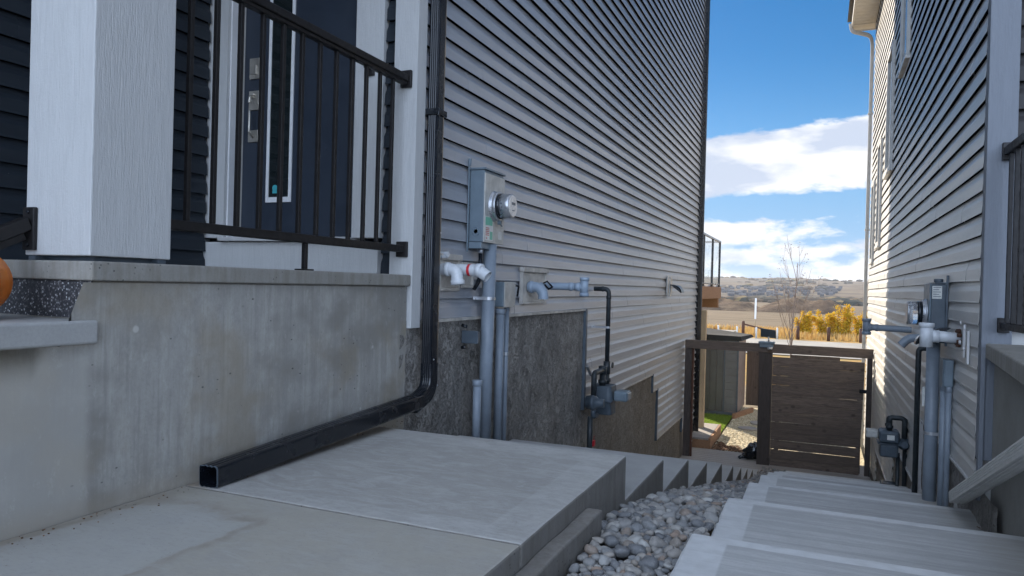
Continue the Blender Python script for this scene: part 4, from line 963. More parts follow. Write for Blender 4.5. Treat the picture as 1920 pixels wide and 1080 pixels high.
def leaf_mat(name, cols, trans=.25):
    g = G(name); r = g.n('ShaderNodeNewGeometry').outputs['Random Per Island']
    c = g.ramp(r, [(i/(len(cols)-1), c_) for i, c_ in enumerate(cols)]); m_ = g.done(c, .65, 0, None, .25)
    tr = g.n('ShaderNodeBsdfTranslucent'); g.L.new(c, tr.inputs[0]); mxs = g.n('ShaderNodeMixShader'); mxs.inputs[0].default_value = trans
    g.L.new(g.b.outputs[0], mxs.inputs[1]); g.L.new(tr.outputs[0], mxs.inputs[2]); g.L.new(mxs.outputs[0], g.N['Material Output'].inputs[0]); return m_
M['yellow'] = leaf_mat('autumn_leaves', [(.42, .24, .015), (.62, .40, .02), (.74, .48, .04), (.50, .40, .05), (.70, .32, .02)], .45)
M['bark'] = plain('grey_brown_bark', (.22, .17, .14), .85, 0, .25, 20, .2)
M['dryleaf'] = leaf_mat('dry_leaves', [(.10, .06, .03), (.17, .10, .045)], .2)
M['grass'] = leaf_mat('lawn_blades', [(.17, .28, .04), (.24, .36, .05), (.32, .40, .09), (.28, .40, .07)], .4)
M['strawg'] = leaf_mat('dry_grass_blades', [(.40, .24, .07), (.50, .33, .12), (.34, .18, .05), (.46, .36, .17)], .35)
def shrub(x, y, w, h, seed, label):
    t = thing('autumn_shrub', label, 'shrub', (x, y, gz(y)), 'yellow shrubs beyond the far road'); rnd = random.Random(seed); mb = MB(); lf = MB(); z0 = gz(y)
    for s in range(11):
        a = rnd.uniform(0, 6.28); r = rnd.uniform(.1, 1)*w*.5; hh = h*rnd.uniform(.62, 1.0)*(1-.35*(r/(w*.5))**2); top = Vector((x+math.cos(a)*r, y+math.sin(a)*r*.6, z0+hh)); base = Vector((x+math.cos(a)*r*.3, y, z0-.1))
        mid = (base+top)/2+Vector((rnd.uniform(-.1, .1), 0, 0)); mb.tube([base, mid, top], .035, 5, 0, True, (1, 0, 0), [1, .7, .3])
        for k in range(330):
            tt = rnd.uniform(.12, 1.04); p = base.lerp(top, tt)+Vector((rnd.gauss(0, .22), rnd.gauss(0, .2), rnd.gauss(0, .12)))*(1.25-.6*tt)*w*.36
            if p.z < z0+.1: continue
            s_ = rnd.uniform(.05, .11); u = Vector((rnd.uniform(-1, 1), rnd.uniform(-1, 1), rnd.uniform(-1, 1))).normalized(); v = u.orthogonal().normalized()
            lf.add([p-u*s_, p-v*s_*.6, p+u*s_, p+v*s_*.6], [(0, 1, 2, 3)])
    obj('stems', mb, M['bark'], t); obj('foliage', lf, M['yellow'], t)
shrub(-1.15, 74, 1.9, 2.75, 1, 'leftmost yellow shrub, standing just right of the bare tree beyond the road')
shrub(.55, 74.5, 2.3, 3.1, 2, 'broad yellow shrub, second from the bare tree beyond the road')
shrub(2.15, 74.2, 2.1, 3.6, 3, 'tallest yellow shrub with orange tip, third from the bare tree')
shrub(3.6, 74.6, 1.8, 2.5, 4, 'rightmost low yellow shrub half hidden by the right house')
def far_grass():
    rnd = random.Random(3); mb = MB()
    for k in range(9000):
        y = rnd.uniform(69.0, 84); x = rnd.uniform(-16, 14)
        if x < -7 and y < 82.2: continue
        h = rnd.uniform(.25, .8); s_ = rnd.uniform(.05, .12); z = gz(y)-.05; dx = rnd.uniform(-.15, .15)
        mb.add([(x-s_, y, z), (x+s_, y, z), (x+dx, y+rnd.uniform(-.1, .1), z+h)], [(0, 1, 2)])
    o = obj('dry_grass', mb, M['strawg']); o['kind'] = 'stuff'; tag(o, 'strip of orange dry grass along the far road verge', 'grass')
far_grass()
def sapling():
    t = thing('bare_tree', 'slender young tree, nearly leafless, rising behind the dark wooden gate', 'tree', (-.95, 27, -3.2)); rnd = random.Random(21); mb = MB(); lf = MB(); br = []
    def grow(p, d, l, r, lev):
        pts = [p]; q = p.copy(); dd = d.copy(); n = 5
        for i in range(n):
            dd = (dd+Vector((rnd.gauss(0, .07), rnd.gauss(0, .07), .05 if lev else .0))).normalized(); q = q+dd*l/n; pts.append(q.copy())
        mb.tube(pts, r, 7 if lev < 2 else 4, 0, True, (1, 0, 0), [1-.65*i/n for i in range(n+1)])
        if lev >= 3: 
            return
        k = (12, 5, 2)[lev]
        for i in range(k):
            tt = rnd.uniform(.22 if lev == 0 else .3, .98); j = min(n-1, int(tt*n)); pp = pts[j].lerp(pts[j+1], tt*n-j); a = rnd.uniform(0, 6.28); sp = rnd.uniform(.28, .55)
            nd = (dd*1.0+Vector((math.cos(a)*sp, math.sin(a)*sp, .25))).normalized()
            grow(pp, nd, l*(.50, .48, .4)[lev]*(1.15-.6*tt), r*(.36, .5, .5)[lev], lev+1)
        if lev >= 1:
            for i in range(4 if rnd.random() < .5 else 0):
                p_ = pts[-1]+Vector((rnd.gauss(0, .05), rnd.gauss(0, .05), rnd.gauss(0, .06))); s_ = rnd.uniform(.018, .035); u = Vector((rnd.uniform(-1, 1), rnd.uniform(-1, 1), rnd.uniform(-1, .2))).normalized(); v = u.orthogonal().normalized()
                lf.add([p_-u*s_, p_-v*s_*.5, p_+u*s_, p_+v*s_*.5], [(0, 1, 2, 3)])
    grow(Vector((-.95, 27, -3.3)), Vector((.015, 0, 1)), 4.35, .030, 0)
    obj('trunk', mb, M['bark'], t); obj('crown', lf, M['dryleaf'], t)
sapling()

def haze():
    mb = MB(); mb.box(-8000, 8000, -200, 9500, -60, 220); m_ = bpy.data.materials.new('thin_haze'); m_.use_nodes = True; nt = m_.node_tree; nt.nodes.clear()
    o = nt.nodes.new('ShaderNodeOutputMaterial'); v = nt.nodes.new('ShaderNodeVolumePrincipled'); v.inputs['Color'].default_value = (.80, .86, .95, 1); v.inputs['Density'].default_value = .00006; v.inputs['Anisotropy'].default_value = .2
    nt.links.new(v.outputs[0], o.inputs['Volume']); q = obj('haze', mb, m_); q['kind'] = 'stuff'; q['label'] = 'thin pale autumn haze over the far valley'; q['category'] = 'haze'
haze()
# ================================================================== BACK YARD
YZ = -2.975
g = G('pea_gravel'); v = g.voro(42, None, 'F1', 'Color'); d_ = g.voro(42); s_ = g.n('ShaderNodeSeparateColor'); g.L.new(v, s_.inputs[0])
c = g.ramp(s_.outputs[0], [(0, (.34, .28, .18)), (.5, (.52, .45, .31)), (1, (.68, .62, .46))]); c = g.mix(g.step(d_, .4, .7, 0, .45), c, (.20, .16, .10)); M['pea'] = g.done(c, .85, 0, g.bump(d_, -.35, .004), .2)
def blobs(name, n, x0, x1, y0, y1, z, r, mat, label, cat, seed, shape=lambda x, y: True):
    rnd = random.Random(seed); mb = MB(); bm = bmesh.new(); bmesh.ops.create_icosphere(bm, subdivisions=1, radius=1); V = [v.co.copy() for v in bm.verts]; F = [tuple(v.index for v in f.verts) for f in bm.faces]; bm.free()
    for _ in range(n):
        x, y = rnd.uniform(x0, x1), rnd.uniform(y0, y1)
        if not shape(x, y): continue
        s = rnd.uniform(*r); mb.add([(x+v.x*s*rnd.uniform(.85, 1.15), y+v.y*s, z+v.z*s*.38) for v in V], F, True)
    o = obj(name, mb, mat); o['kind'] = 'stuff'; tag(o, label, cat); return o
sheet('gravel_bed', -1.80, .80, 13.95, 19.5, lambda x, y: YZ+.004, M['pea'], 2, 2)
g = G('gravel_chips'); r_ = g.n('ShaderNodeNewGeometry').outputs['Random Per Island']; M['chips'] = g.done(g.ramp(r_, [(0, (.30, .25, .16)), (.5, (.54, .47, .32)), (1, (.74, .68, .52))]), .8)
blobs('pea_gravel', 3200, -1.80, -.55, 13.97, 18.9, YZ+.006, (.010, .024), M['chips'], 'sunlit tan pea gravel path beyond the gate opening', 'gravel', 8)
g = G('bark_mulch_chips'); r_ = g.n('ShaderNodeNewGeometry').outputs['Random Per Island']; M['mulch'] = g.done(g.ramp(r_, [(0, (.06, .03, .015)), (.6, (.15, .08, .04)), (1, (.26, .15, .08))]), .9)
blobs('bark_mulch', 900, -1.78, -.9, 13.97, 14.75, YZ+.016, (.010, .028), M['mulch'], 'brown bark mulch scattered at the edge of the tan gravel path', 'mulch', 9, lambda x, y: y < 14.05+.75*max(0, (-.9-x)/.9)**1.2+.1*math.sin(x*17))
def lawn():
    sheet('lawn_base', -9, -1.83, 15.62, 20, lambda x, y: YZ+.004, leaf_mat('lawn_soil', [(.10, .13, .03), (.10, .13, .03)], 0), 2, 2)
    rnd = random.Random(2); mb = MB()
    for k in range(16000):
        x = -1.83-abs(rnd.gauss(0, 1))*.75; y = rnd.uniform(15.63, 18.4); h = rnd.uniform(.03, .065); a = rnd.uniform(0, 3.14); s_ = .006; dx, dy = math.cos(a)*s_, math.sin(a)*s_
        mb.add([(x-dx, y-dy, YZ), (x+dx, y+dy, YZ), (x+rnd.gauss(0, .015), y+rnd.gauss(0, .015), YZ+h)], [(0, 1, 2)])
    o = obj('lawn_grass', mb, M['grass']); o['kind'] = 'stuff'; tag(o, 'bright green lawn in front of the grey shed', 'grass')
lawn()
mb = MB()
for k in range(11): mb.box(-2.2, .82, 12.42+k*.142, 12.42+k*.142+.137, YZ-.03, YZ+.012)
o = obj('board_path', mb, M['plank'], None, .003, (-1, 13, YZ)); struct(o)
t = thing('timber_platform', 'low platform of pale planks with cedar side just past the gate on the left', 'platform', (-2.6, 14.8, YZ))
mb = MB()
for k in range(11): mb.box(-3.3, -1.86, 14.02+k*.144, 14.02+k*.144+.138, YZ+.165, YZ+.2)
obj('planks', mb, M['plank'], t, .003)
mb = MB(); mb.box(-1.855, -1.815, 14.0, 15.61, YZ-.02, YZ+.2); mb.box(-3.3, -1.856, 13.99, 14.018, YZ-.02, YZ+.16); obj('side_board', mb, M['cedar'], t, .004)
for k, (x, y, r) in enumerate(((-1.15, 17.2, .24), (-1.35, 16.4, .20), (-1.0, 18.1, .24))):
    mb = MB(); n = 12; rnd = random.Random(k); mb.prism([(x+math.cos(2*math.pi*i/n)*r*rnd.uniform(.85, 1.1), y+math.sin(2*math.pi*i/n)*r*rnd.uniform(.75, 1.0)) for i in range(n)], YZ+.006, YZ+.045)
    tag(obj('stepping_stone', mb, M['plank'], None, .008, (x, y, YZ)), ('middle', 'nearest', 'farthest')[k]+' of the flat stepping stones on the gravel path by the shed', 'stepping stone', 'stepping stones by the shed')
def shed():
    t = thing('garden_shed', 'grey plastic garden shed with lidded roof standing on the lawn behind the gate', 'shed', (-2.5, 18.8, YZ))
    y0, y1, x0, x1, z1 = 17.9, 19.7, -2.85, -1.73, -1.18
    mb = MB(); mb.box(x0, x1, y0+.02, y1, YZ+.04, z1); obj('shed_wall', mb, M['shed_tan'], t, .01)
    mb = MB(); z = YZ+.12
    while z < z1-.03: mb.box(-2.03, x1-.035, y0, y0+.018, z, min(z+.168, z1-.005)); z += .17
    obj('side_panel', mb, M['shed_lt'], t, .004)
    mb = MB(); mb.box(x1-.034, x1+.004, y0-.01, y0+.03, YZ+.02, z1-.002); mb.box(-2.065, -2.034, y0-.006, y0+.018, YZ+.02, z1-.003); obj('corner_strip', mb, M['darkbox'], t, .004)
    mb = MB()
    for k in range(5): mb.box(-2.07-.155*(k+1)+.004, -2.07-.155*k-.004, y0-.004, y0+.018, YZ+.11, z1-.006)
    d = obj('shed_door', mb, M['shed'], t, .006)
    mb = MB(); mb.tube([(-2.66, y0-.006, -2.18), (-2.66, y0-.05, -2.18), (-2.47, y0-.05, -2.19)], .012, 8, .02); obj('door_handle', mb, M['black'], d)
    mb = MB(); mb.box(x0, x1, y0-.02, y0+.02, YZ-.01, YZ+.10); obj('plinth', mb, M['darkbox'], t, .004)
    mb = MB(); X0, X1 = x0-.06, x1+.07
    mb.add([(X0, y0-.09, z1), (X1, y0-.09, z1), (X1+.12, y1+.05, z1), (X0, y1+.05, z1), (X0, y0-.09, z1+.13), (X1-.02, y0-.09, z1+.11), (X1+.06, y1+.05, z1+.06), (X0, y1+.05, z1+.2)], [(0, 3, 2, 1), (4, 5, 6, 7), (0, 1, 5, 4), (1, 2, 6, 5), (2, 3, 7, 6), (3, 0, 4, 7)]); obj('shed_roof', mb, plain('shed_roof_grey', (.035, .037, .04), .85, 0, .1, 3, .02, .2), t, .012)
shed()
mb = MB(); mb.obox((-1.62, 18.2, YZ+.06), (.16, .62, 0), (.03, -.01, 0), (0, 0, .06)); tag(obj('timber_edging', mb, M['cedar'], None, .005, (-1.6, 18.2, YZ)), 'short cedar edging board lying against the right side of the shed', 'edging')
def back_fence():
    t = thing('back_fence', 'low dark brown board fence across the back of the yard behind the gate', 'fence', (-.6, 20, YZ))
    for (x0, x1, zt) in ((-1.72, -1.14, -1.45), (-.66, .56, -1.60)):
        for k in range(int((x1-x0)/.145)):
            mb = MB(); mb.box(x0+k*.145, x0+k*.145+.1445, 19.95+.004*(k%2), 19.975, YZ, zt); obj('board', mb, M['wood_darkz'], t, .002)
        mb = MB(); mb.box(x0, x1, 19.98, 20.02, zt-.25, zt-.16); mb.box(x0, x1, 19.98, 20.02, YZ+.2, YZ+.29); obj('fence_rail', mb, M['wood_dark'], t, .002)
back_fence()
def deck():
    t = thing('rear_deck', 'raised cedar deck with glass railing behind the left grey house', 'deck', (-3.5, 16.4, YZ))
    mb = MB(); mb.box(-6, -2.24, 14.6, 18.05, .045, .075); obj('deck_boards', mb, M['cedar'], t, .003)
    mb = MB(); mb.box(-2.238, -2.19, 14.6, 18.05, -.19, .07); mb.box(-6, -2.239, 18.02, 18.05, -.19, .043); obj('fascia', mb, M['cedar'], t, .004)
    mb = MB(); mb.box(-6, -2.20, 15.0, 15.14, -.41, -.192); mb.box(-6, -2.20, 17.6, 17.74, -.41, -.192)
    for k in range(8): mb.box(-2.9-.4*k, -2.86-.4*k, 14.62, 18.0, -.19, .04)
    obj('joist', mb, M['cedar'], t, .004)
    for (x, y) in ((-2.165, 15.0), (-2.66, 17.60)):
        mb = MB(); mb.box(x-.07, x+.07, y, y+.14, YZ-.05, -.412); obj('deck_post', mb, M['cedarz'], t, .005)
    mb = MB(); mb.box(-2.265, -2.215, 14.62, 18.05, 1.13, 1.175); mb.box(-6, -2.266, 18.0, 18.045, 1.13, 1.175); obj('top_rail', mb, M['black'], t, .005)
    mb = MB(); mb.box(-2.26, -2.22, 14.62, 18.05, .12, .15); obj('bottom_rail', mb, M['black'], t, .004)
    for y in (14.72, 15.42, 16.75, 18.0):
        mb = MB(); mb.box(-2.265, -2.215, y-.025, y+.025, .078, 1.128); mb.box(-2.30, -2.19, y-.05, y+.05, .0755, .085); obj('rail_post', mb, M['black'], t, .003)
    for (a, b) in ((14.75, 15.39), (15.45, 16.72), (16.78, 17.97)):
        mb = MB(); mb.box(-2.243, -2.237, a, b, .152, 1.128); obj('glass_panel', mb, M['rglass'], t)
deck()

# ================================================================== GATE
def gate():
    t = thing('timber_gateway', 'dark stained timber gate frame spanning the passage between the two houses', 'gate frame', (-.7, 13.2, YZ)); y = 13.2
    mb = MB(); mb.box(-2.19, .82, y-.03, y+.05, -1.045, -.895); obj('top_beam', mb, M['wood_dark'], t, .006)
    mb = MB(); mb.box(-2.19, -2.07, y-.02, y+.06, YZ-.05, -1.047); o = obj('left_post', mb, M['wood_darkz'], t, .005); o.name = 'side_post'
    mb = MB(); mb.box(-2.066, -2.035, y-.01, y+.055, YZ-.05, -1.047); obj('edge_strip', mb, M['wood_red'], t, .003)
    mb = MB(); mb.box(-.935, -.725, y-.035, y+.14, YZ-.15, -1.047); obj('middle_post', mb, M['wood_darkz'], t, .008)
    mb = MB(); mb.box(.735, .815, y-.02, y+.08, YZ-.05, -1.047); obj('side_post', mb, M['wood_darkz'], t, .005)
    for z in (-1.5, -2.2, -2.7):
        mb = MB(); mb.box(-2.034, -2.03, y, y+.03, z, z+.02); obj('screw_plate', mb, M['alu'], t)
    p = thing('wooden_gate', 'closed dark gate leaf of wide horizontal boards right of the middle post', 'gate', (0, 13.22, YZ)); z = -1.115; rnd = random.Random(4); k = 0
    while z > YZ-.02:
        h = .1545 if k not in (8, 9) else .149; mb = MB(); x0, x1 = -.718, .70-.004*k
        mb.obox(((x0+x1)/2, y+.02+rnd.uniform(-.003, .003), z-h/2), ((x1-x0)/2, 0, rnd.uniform(-.003, .003)), (0, .011, 0), (0, 0, h/2)); obj('board', mb, M['wood_dark'], p, .004); z -= .157; k += 1
    for x in (-.66, .60):
        mb = MB(); mb.box(x, x+.07, y+.034, y+.07, YZ+.03, -1.13); obj('brace', mb, M['wood_darkz'], p, .004)
    mb = MB(); mb.box(.63, .74, y-.012, y+.006, -1.62, -1.56); obj('latch', mb, M['black'], p, .003)
    s = thing('solar_light', 'small solar lamp with tilted dark panel on top of the middle gate post', 'lamp', (-.8, 13.2, -.89))
    mb = MB(); mb.box(-.95, -.69, y-.09, y+.12, -.893, -.858); mb.box(-.93, -.71, y-.075, y-.032, -.955, -.895); obj('cap_plate', mb, M['boxgrey'], s, .006)
    mb = MB(); mb.lathe((-.76, y-.12, -.99), (0, .0, 1), [(0, .03), (.02, .045), (.05, .045)], 14); obj('lamp_head', mb, M['alu'], s)
    mb = MB(); mb.tube([(-.79, y, -.858), (-.79, y, -.80), (-.80, y+.01, -.77)], .014, 10, .02); obj('neck', mb, M['alu'], s)
    mb = MB(); mb.obox((-.80, y, -.715), (.125, 0, -.012), (0, .055, -.07), Vector((0, .007, .006))); obj('solar_panel', mb, M['darkbox'], s, .004)
gate()
def strap(x, y, z, r, side, label):
    mb = MB(); w = XL+.02 if side > 0 else XR-.02
    n = 10; pts = [(x+side*math.sin(math.pi*k/n)*r, y-math.cos(math.pi*k/n)*r) for k in range(n+1)]
    pts = [(w, pts[0][1]-.035), (w, pts[0][1])]+pts+[(w, pts[-1][1]), (w, pts[-1][1]+.035)]
    for (a, b), (c, d) in zip(pts, pts[1:]):
        mb.add([(a, b, z-.011), (c, d, z-.011), (c, d, z+.011), (a, b, z+.011)], [(0, 1, 2, 3)])
    o = obj('pipe_strap', mb, M['alu'], None, 0, (x, y, z)); q = o.modifiers.new('solid', 'SOLIDIFY'); q.thickness = .002; tag(o, label, 'strap')
strap(-2.128, 4.615, -.10, .0485, 1, 'thin metal strap round the thick left conduit just below the meter')
strap(-2.165, 5.035, -.52, .021, 1, 'thin metal strap round the far slim conduit on the left parging')
strap(.755, 5.985, -.98, .046, -1, 'metal strap round the thick right conduit low down')
strap(-2.04, 7.44, -.42, .026, 1, 'metal strap holding the dark gas pipe to the left siding')
t = thing('black_bag', 'crumpled black bag slumped at the foot of the middle gate post', 'bag', (-1.0, 13.55, YZ))
mb = MB(); bm = bmesh.new(); bmesh.ops.create_icosphere(bm, subdivisions=4, radius=1)
mb.add([(-1.02+v.co.x*.16*(1+.5*mnoise.noise(v.co*2.5)), 13.5+v.co.y*.13, YZ+.15+v.co.z*.14*(1+.5*mnoise.noise(v.co*2+Vector((4, 0, 0))))+.05*v.co.x) for v in bm.verts], [tuple(v.index for v in f.verts) for f in bm.faces], True); bm.free(); obj('bag_body', mb, M['black'], t)
mb = MB(); mb.tube([(-1.12, 13.47, YZ+.06), (-1.22, 13.45, YZ+.05), (-1.25, 13.44, YZ+.02)], .03, 8, .03); obj('bag_neck', mb, M['black'], t)

# ================================================================== RIGHT HOUSE
HR = thing('pale_house', 'pale grey sided house on the right, sunlit at its far end', 'house', (.9, 10, -3))
zr = lambda n: ZR-LAP*n
SR = [(4.80, 7.15, zr(14)), (7.15, 9.6, zr(19)), (9.6, 12.2, zr(24)), (12.2, 15.26, zr(28))]
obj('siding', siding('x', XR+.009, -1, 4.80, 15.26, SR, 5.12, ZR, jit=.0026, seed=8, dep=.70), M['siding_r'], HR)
mb = MB(); mb.box(XR+.0095, 8, 4.80, 15.27, -3.2, 5.12); obj('wall', mb, M['siding_r'], HR)
found('foundation', XR+.004, -1, [(4.3, 7.15, zr(14)), (7.15, 9.6, zr(19)), (9.6, 12.2, zr(24)), (12.2, 15.27, zr(28))], -3, HR, M['stucco'])
mb = MB(); mb.box(XR-.022, XR+.01, 4.80, 7.15, zr(14)-.02, zr(14)-.001); mb.box(XR-.022, XR+.01, 7.17, 9.6, zr(19)-.02, zr(19)-.001); mb.box(XR-.022, XR+.01, 9.62, 12.2, zr(24)-.02, zr(24)-.001); obj('starter_strip', mb, M['flash'], HR, .003)
mb = MB(); mb.box(XR-.026, XR+.01, 7.12, 7.17, zr(19)-.02, zr(14)-.022); obj('edge_trim', mb, M['flash'], HR, .003)
mb = MB(); mb.box(XR-.010, .968, 4.72, 4.797, -.9, 5.12); mb.box(XR-.012, XR+.012, 4.70, 4.75, -1.12, -.27); obj('corner_board', mb, M['grey_board'], HR, .004)
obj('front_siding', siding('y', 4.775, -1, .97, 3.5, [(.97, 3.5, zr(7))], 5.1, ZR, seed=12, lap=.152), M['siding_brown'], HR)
def win(y0, y1, z0, z1, mull=False):
    f = MB(); x0 = XR-.045; w = .07
    f.box(x0, XR+.005, y0, y0+w, z0, z1); f.box(x0, XR+.005, y1-w, y1, z0, z1); f.box(x0, XR+.005, y0+w, y1-w, z0, z0+w); f.box(x0, XR+.005, y0+w, y1-w, z1-w, z1); f.box(x0-.012, XR+.004, y0-.02, y1+.02, z0-.03, z0-.001)
    o = obj('window', f, M['trim_light'], HR, .004); p = MB(); p.box(XR-.02, XR-.012, y0+w, y1-w, z0+w, z1-w); obj('pane', p, M['wglass'], o)
win(8.95, 9.75, 2.60, 4.1); win(10.75, 11.6, 1.66, 3.35); win(12.45, 13.1, .75, 2.4); win(13.9, 14.5, .55, 1.95)
# eave with ribbed soffit, fascia and gutter
mb = MB(); ex0 = .44
for k in range(70): mb.box(ex0+.02, XR+.0, 4.3+k*.162, 4.3+k*.162+.156, 5.125, 5.14)
obj('soffit', mb, M['trim_light'], HR, .003)
mb = MB(); mb.box(ex0-.02, ex0+.018, 4.2, 15.66, 5.10, 5.32); mb.box(ex0+.019, 8.4, 15.64, 15.66, 5.10, 5.32); mb.box(ex0+.02, XR-.002, 15.30, 15.635, 5.118, 5.124); obj('fascia', mb, M['trim_light'], HR, .004)
mb = MB(); mb.sweep([(.0, .0), (0, .11), (.03, .125), (.09, .125), (.10, .12), (.10, .0)], [(ex0-.02, 4.2, 5.19), (ex0-.02, 15.70, 5.19)], up=(0, 0, 1)); obj('gutter', mb, M['trim_light'], HR)
mb = MB(); mb.add([(.35, 4.1, 5.33), (8.5, 4.1, 5.33), (8.5, 15.75, 5.33), (.35, 15.75, 5.33), (4.4, 8, 7.2), (4.4, 12, 7.2)], [(0, 3, 2, 1), (0, 1, 4), (1, 2, 5, 4), (2, 3, 5), (3, 0, 4, 5)]); obj('roof', mb, M['darkbox'], HR)
t = thing('downspout', 'pale downspout on the far sunlit corner of the right house under the soffit', 'downspout', (.79, 15.3, -2.9))
mb = MB(); mb.sweep(dprof(.075, .06, .003), fillet([(.40, 15.42, 5.18), (.42, 15.42, 5.04), (.755, 15.36, 4.90), (.785, 15.34, 4.72), (.785, 15.34, -2.9)], .10), up=(0, 1, 0)); obj('pipe', mb, M['trim_light'], t)
for z in (1.2, 3.4, -1.2):
    mb = MB(); mb.box(.742, .83, 15.295, 15.385, z, z+.03); obj('strap', mb, M['trim_light'], t, .003)
# porch of the right house
CR = thing('concrete_porch', 'olive grey concrete porch base of the right house with a pale ledge', 'porch', (1.2, 3.5, -1.3))
mb = MB(); mb.prism([(.885, 4.695), (.838, 3.3), (.815, 2.1), (.80, 1.2), (2.6, 1.2), (2.6, 4.695)], -1.4, -.335); obj('porch_wall', mb, M['olive'], CR, .005)
mb = MB(); mb.prism([(.842, 4.695), (.718, 3.3), (.70, 2.1), (.70, 1.15), (2.6, 1.15), (2.6, 4.695)], -.334, -.252); obj('porch_ledge', mb, M['ledge'], CR, .008)
t = thing('porch_railing', 'dark metal railing at the right edge of the photo on the right porch', 'railing', (.9, 4, -.25))
mb = MB(); mb.box(.90, .945, 1.6, 4.69, .775, .82); obj('top_rail', mb, M['rail'], t, .005)
mb = MB(); mb.box(.905, .94, 1.6, 4.69, -.17, -.135); obj('bottom_rail', mb, M['rail'], t, .004)
for k in range(24):
    y = 4.62-.125*k; mb = MB(); mb.box(.912, .932, y-.01, y+.01, -.134, .774); obj('baluster', mb, M['rail'], t, .002)
for (za, zb_) in ((.75, .845), (-.19, -.11)):
    mb = MB(); mb.box(.895, .95, 4.691, 4.718, za, zb_); obj('bracket', mb, M['rail'], t, .003)
t = thing('downspout', 'pale ribbed downspout leaning diagonally onto the steps at the right', 'downspout', (.76, 4.9, -1.2))
mb = MB(); a, b = Vector((.765, 4.93, -1.172)), Vector((.773, 3.02, -.44)); pf = dprof(.088, .068, .004, 4)
mb.sweep(pf, [a, b], up=(1, 0, 0), caps=False); mb.sweep([(q*.93, r*.93) for q, r in pf], [b, a], up=(1, 0, 0), caps=False); obj('extension', mb, M['trim_light'], t)

# right utilities
def meter_right():
    t = thing('electric_meter', 'slate grey electric meter box with glass meter on the right house siding', 'electric meter', (.78, 6, -.33))
    xw, xo, y0, y1, z0, z1 = .812, .712, 5.88, 6.2, -.33, .085
    mb = MB(); mb.box(xo+.008, xw, y0, y1, z0, z1); obj('meter_box', mb, M['darkbox'], t, .006)
    mb = MB(); mb.box(xo-.002, xo+.0075, y0-.004, y1+.004, z0-.004, z1+.004); obj('cover_plate', mb, M['boxgrey'], t, .004)
    mb = MB(); mb.box(xo+.03, xw, y0-.004, y1, z1+.001, z1+.012); mb.tube([(.765, 5.9, z1+.012), (.765, 5.9, z1+.035)], .03, 14); obj('top_hub', mb, M['darkbox'], t, .002)
    mb = MB(); mb.box(xw-.004, xw+.010, y0-.02, y0-.005, z0-.02, z1+.06); obj('back_bracket', mb, M['darkbox'], t, .003)
    mb = MB(); mb.box(.725, .785, y0-.0012, y0-.0002, -.02, .07); obj('label_plate', mb, M['paper'], t)
    mb = MB()
    for k in range(5): mb.box(.731, .779-(.012 if k % 2 else 0), y0-.002, y0-.0013, .058-.016*k, .062-.016*k)
    obj('label_print', mb, M['darkbox'], t)
    c = Vector((xo-.003, y0+.155, -.128))
    mb = MB(); mb.lathe(c, (-1, 0, 0), [(0, .104), (.008, .104), (.012, .095), (.02, .095), (.024, .099), (.03, .09)], 40); obj('socket_ring', mb, M['alu'], t)
    mb = MB(); mb.lathe(c-Vector((.0305, 0, 0)), (-1, 0, 0), [(0, .086), (.03, .086)], 40); obj('dark_band', mb, M['black'], t)
    mb = MB(); mb.lathe(c-Vector((.061, 0, 0)), (-1, 0, 0), [(0, .085), (.045, .083), (.05, .078)], 40); obj('glass_cover', mb, M['cover'], t)
    mb = MB(); mb.lathe(c-Vector((.112, 0, 0)), (-1, 0, 0), [(0, .086), (.010, .084), (.014, .075)], 40); obj('dial', mb, M['alu'], t)
meter_right()
conduit([(.755, 5.985, -.335), (.755, 5.985, -1.60)], .044, M['greypvc'], 'thick grey conduit dropping from the right electric meter box')
mb = MB(); mb.box(.795, .815, 6.07, 6.11, -.80, -.60); mb.box(.70, .716, 6.035, 6.04, -.80, -.66)
tag(obj('warning_sticker', mb, M['paper'], None, 0, (.7, 6.07, -.7)), 'pale sticker strip on the edge of the thick right conduit', 'sticker')
t = thing('junction_box', 'small grey junction box right of the thick conduit on the right house', 'junction box', (.79, 5.6, -.6))
mb = MB(); mb.box(.765, .822, 5.55, 5.70, -.60, -.42); obj('box_body', mb, M['boxgrey'], t, .008)
mb = MB(); mb.box(.758, .7645, 5.545, 5.705, -.605, -.415); obj('lid', mb, M['boxgrey'], t, .004)
conduit([(.785, 5.66, -.60), (.785, 5.66, -1.55)], .024, M['greypvc'], 'slim conduit hanging from the left side of the right house junction box', collars=[((.785, 5.66, -.615), (0, 0, 1))])
conduit([(.80, 5.575, -.60), (.80, 5.575, -1.50)], .018, M['greypvc'], 'thinnest conduit hanging from the right side of the right house junction box', collars=[((.80, 5.575, -.615), (0, 0, 1))])
t = thing('vent_tee', 'white vent pipe with a stubby tee end below the right meter', 'vent pipe', (.8, 5.3, -.25))
mb = MB(); mb.tube([(.815, 5.3, -.262), (.665, 5.3, -.252)], .034, 20); mb.lathe((.70, 5.3, -.255), (-1, 0, 0), [(0, .034), (.002, .040), (.04, .040), (.043, .036)], 20); obj('pipe', mb, M['pvc'], t)
mb = MB(); mb.tube([(.628, 5.3, -.325), (.628, 5.3, -.175)], .038, 20); mb.lathe((.628, 5.3, -.20), (0, 0, 1), [(0, .038), (.002, .045), (.026, .045), (.028, .038)], 20); obj('tee', mb, M['pvc'], t)
mb = MB()
for k in range(7):
    a = 2*math.pi*k/7; mb.lathe((.79, 5.3+math.cos(a)*.045, -.26+math.sin(a)*.045), (1, 0, 0), [(0, .012), (.02, .014), (.026, .010)], 8)
obj('sealant', mb, M['wood_red'], t)
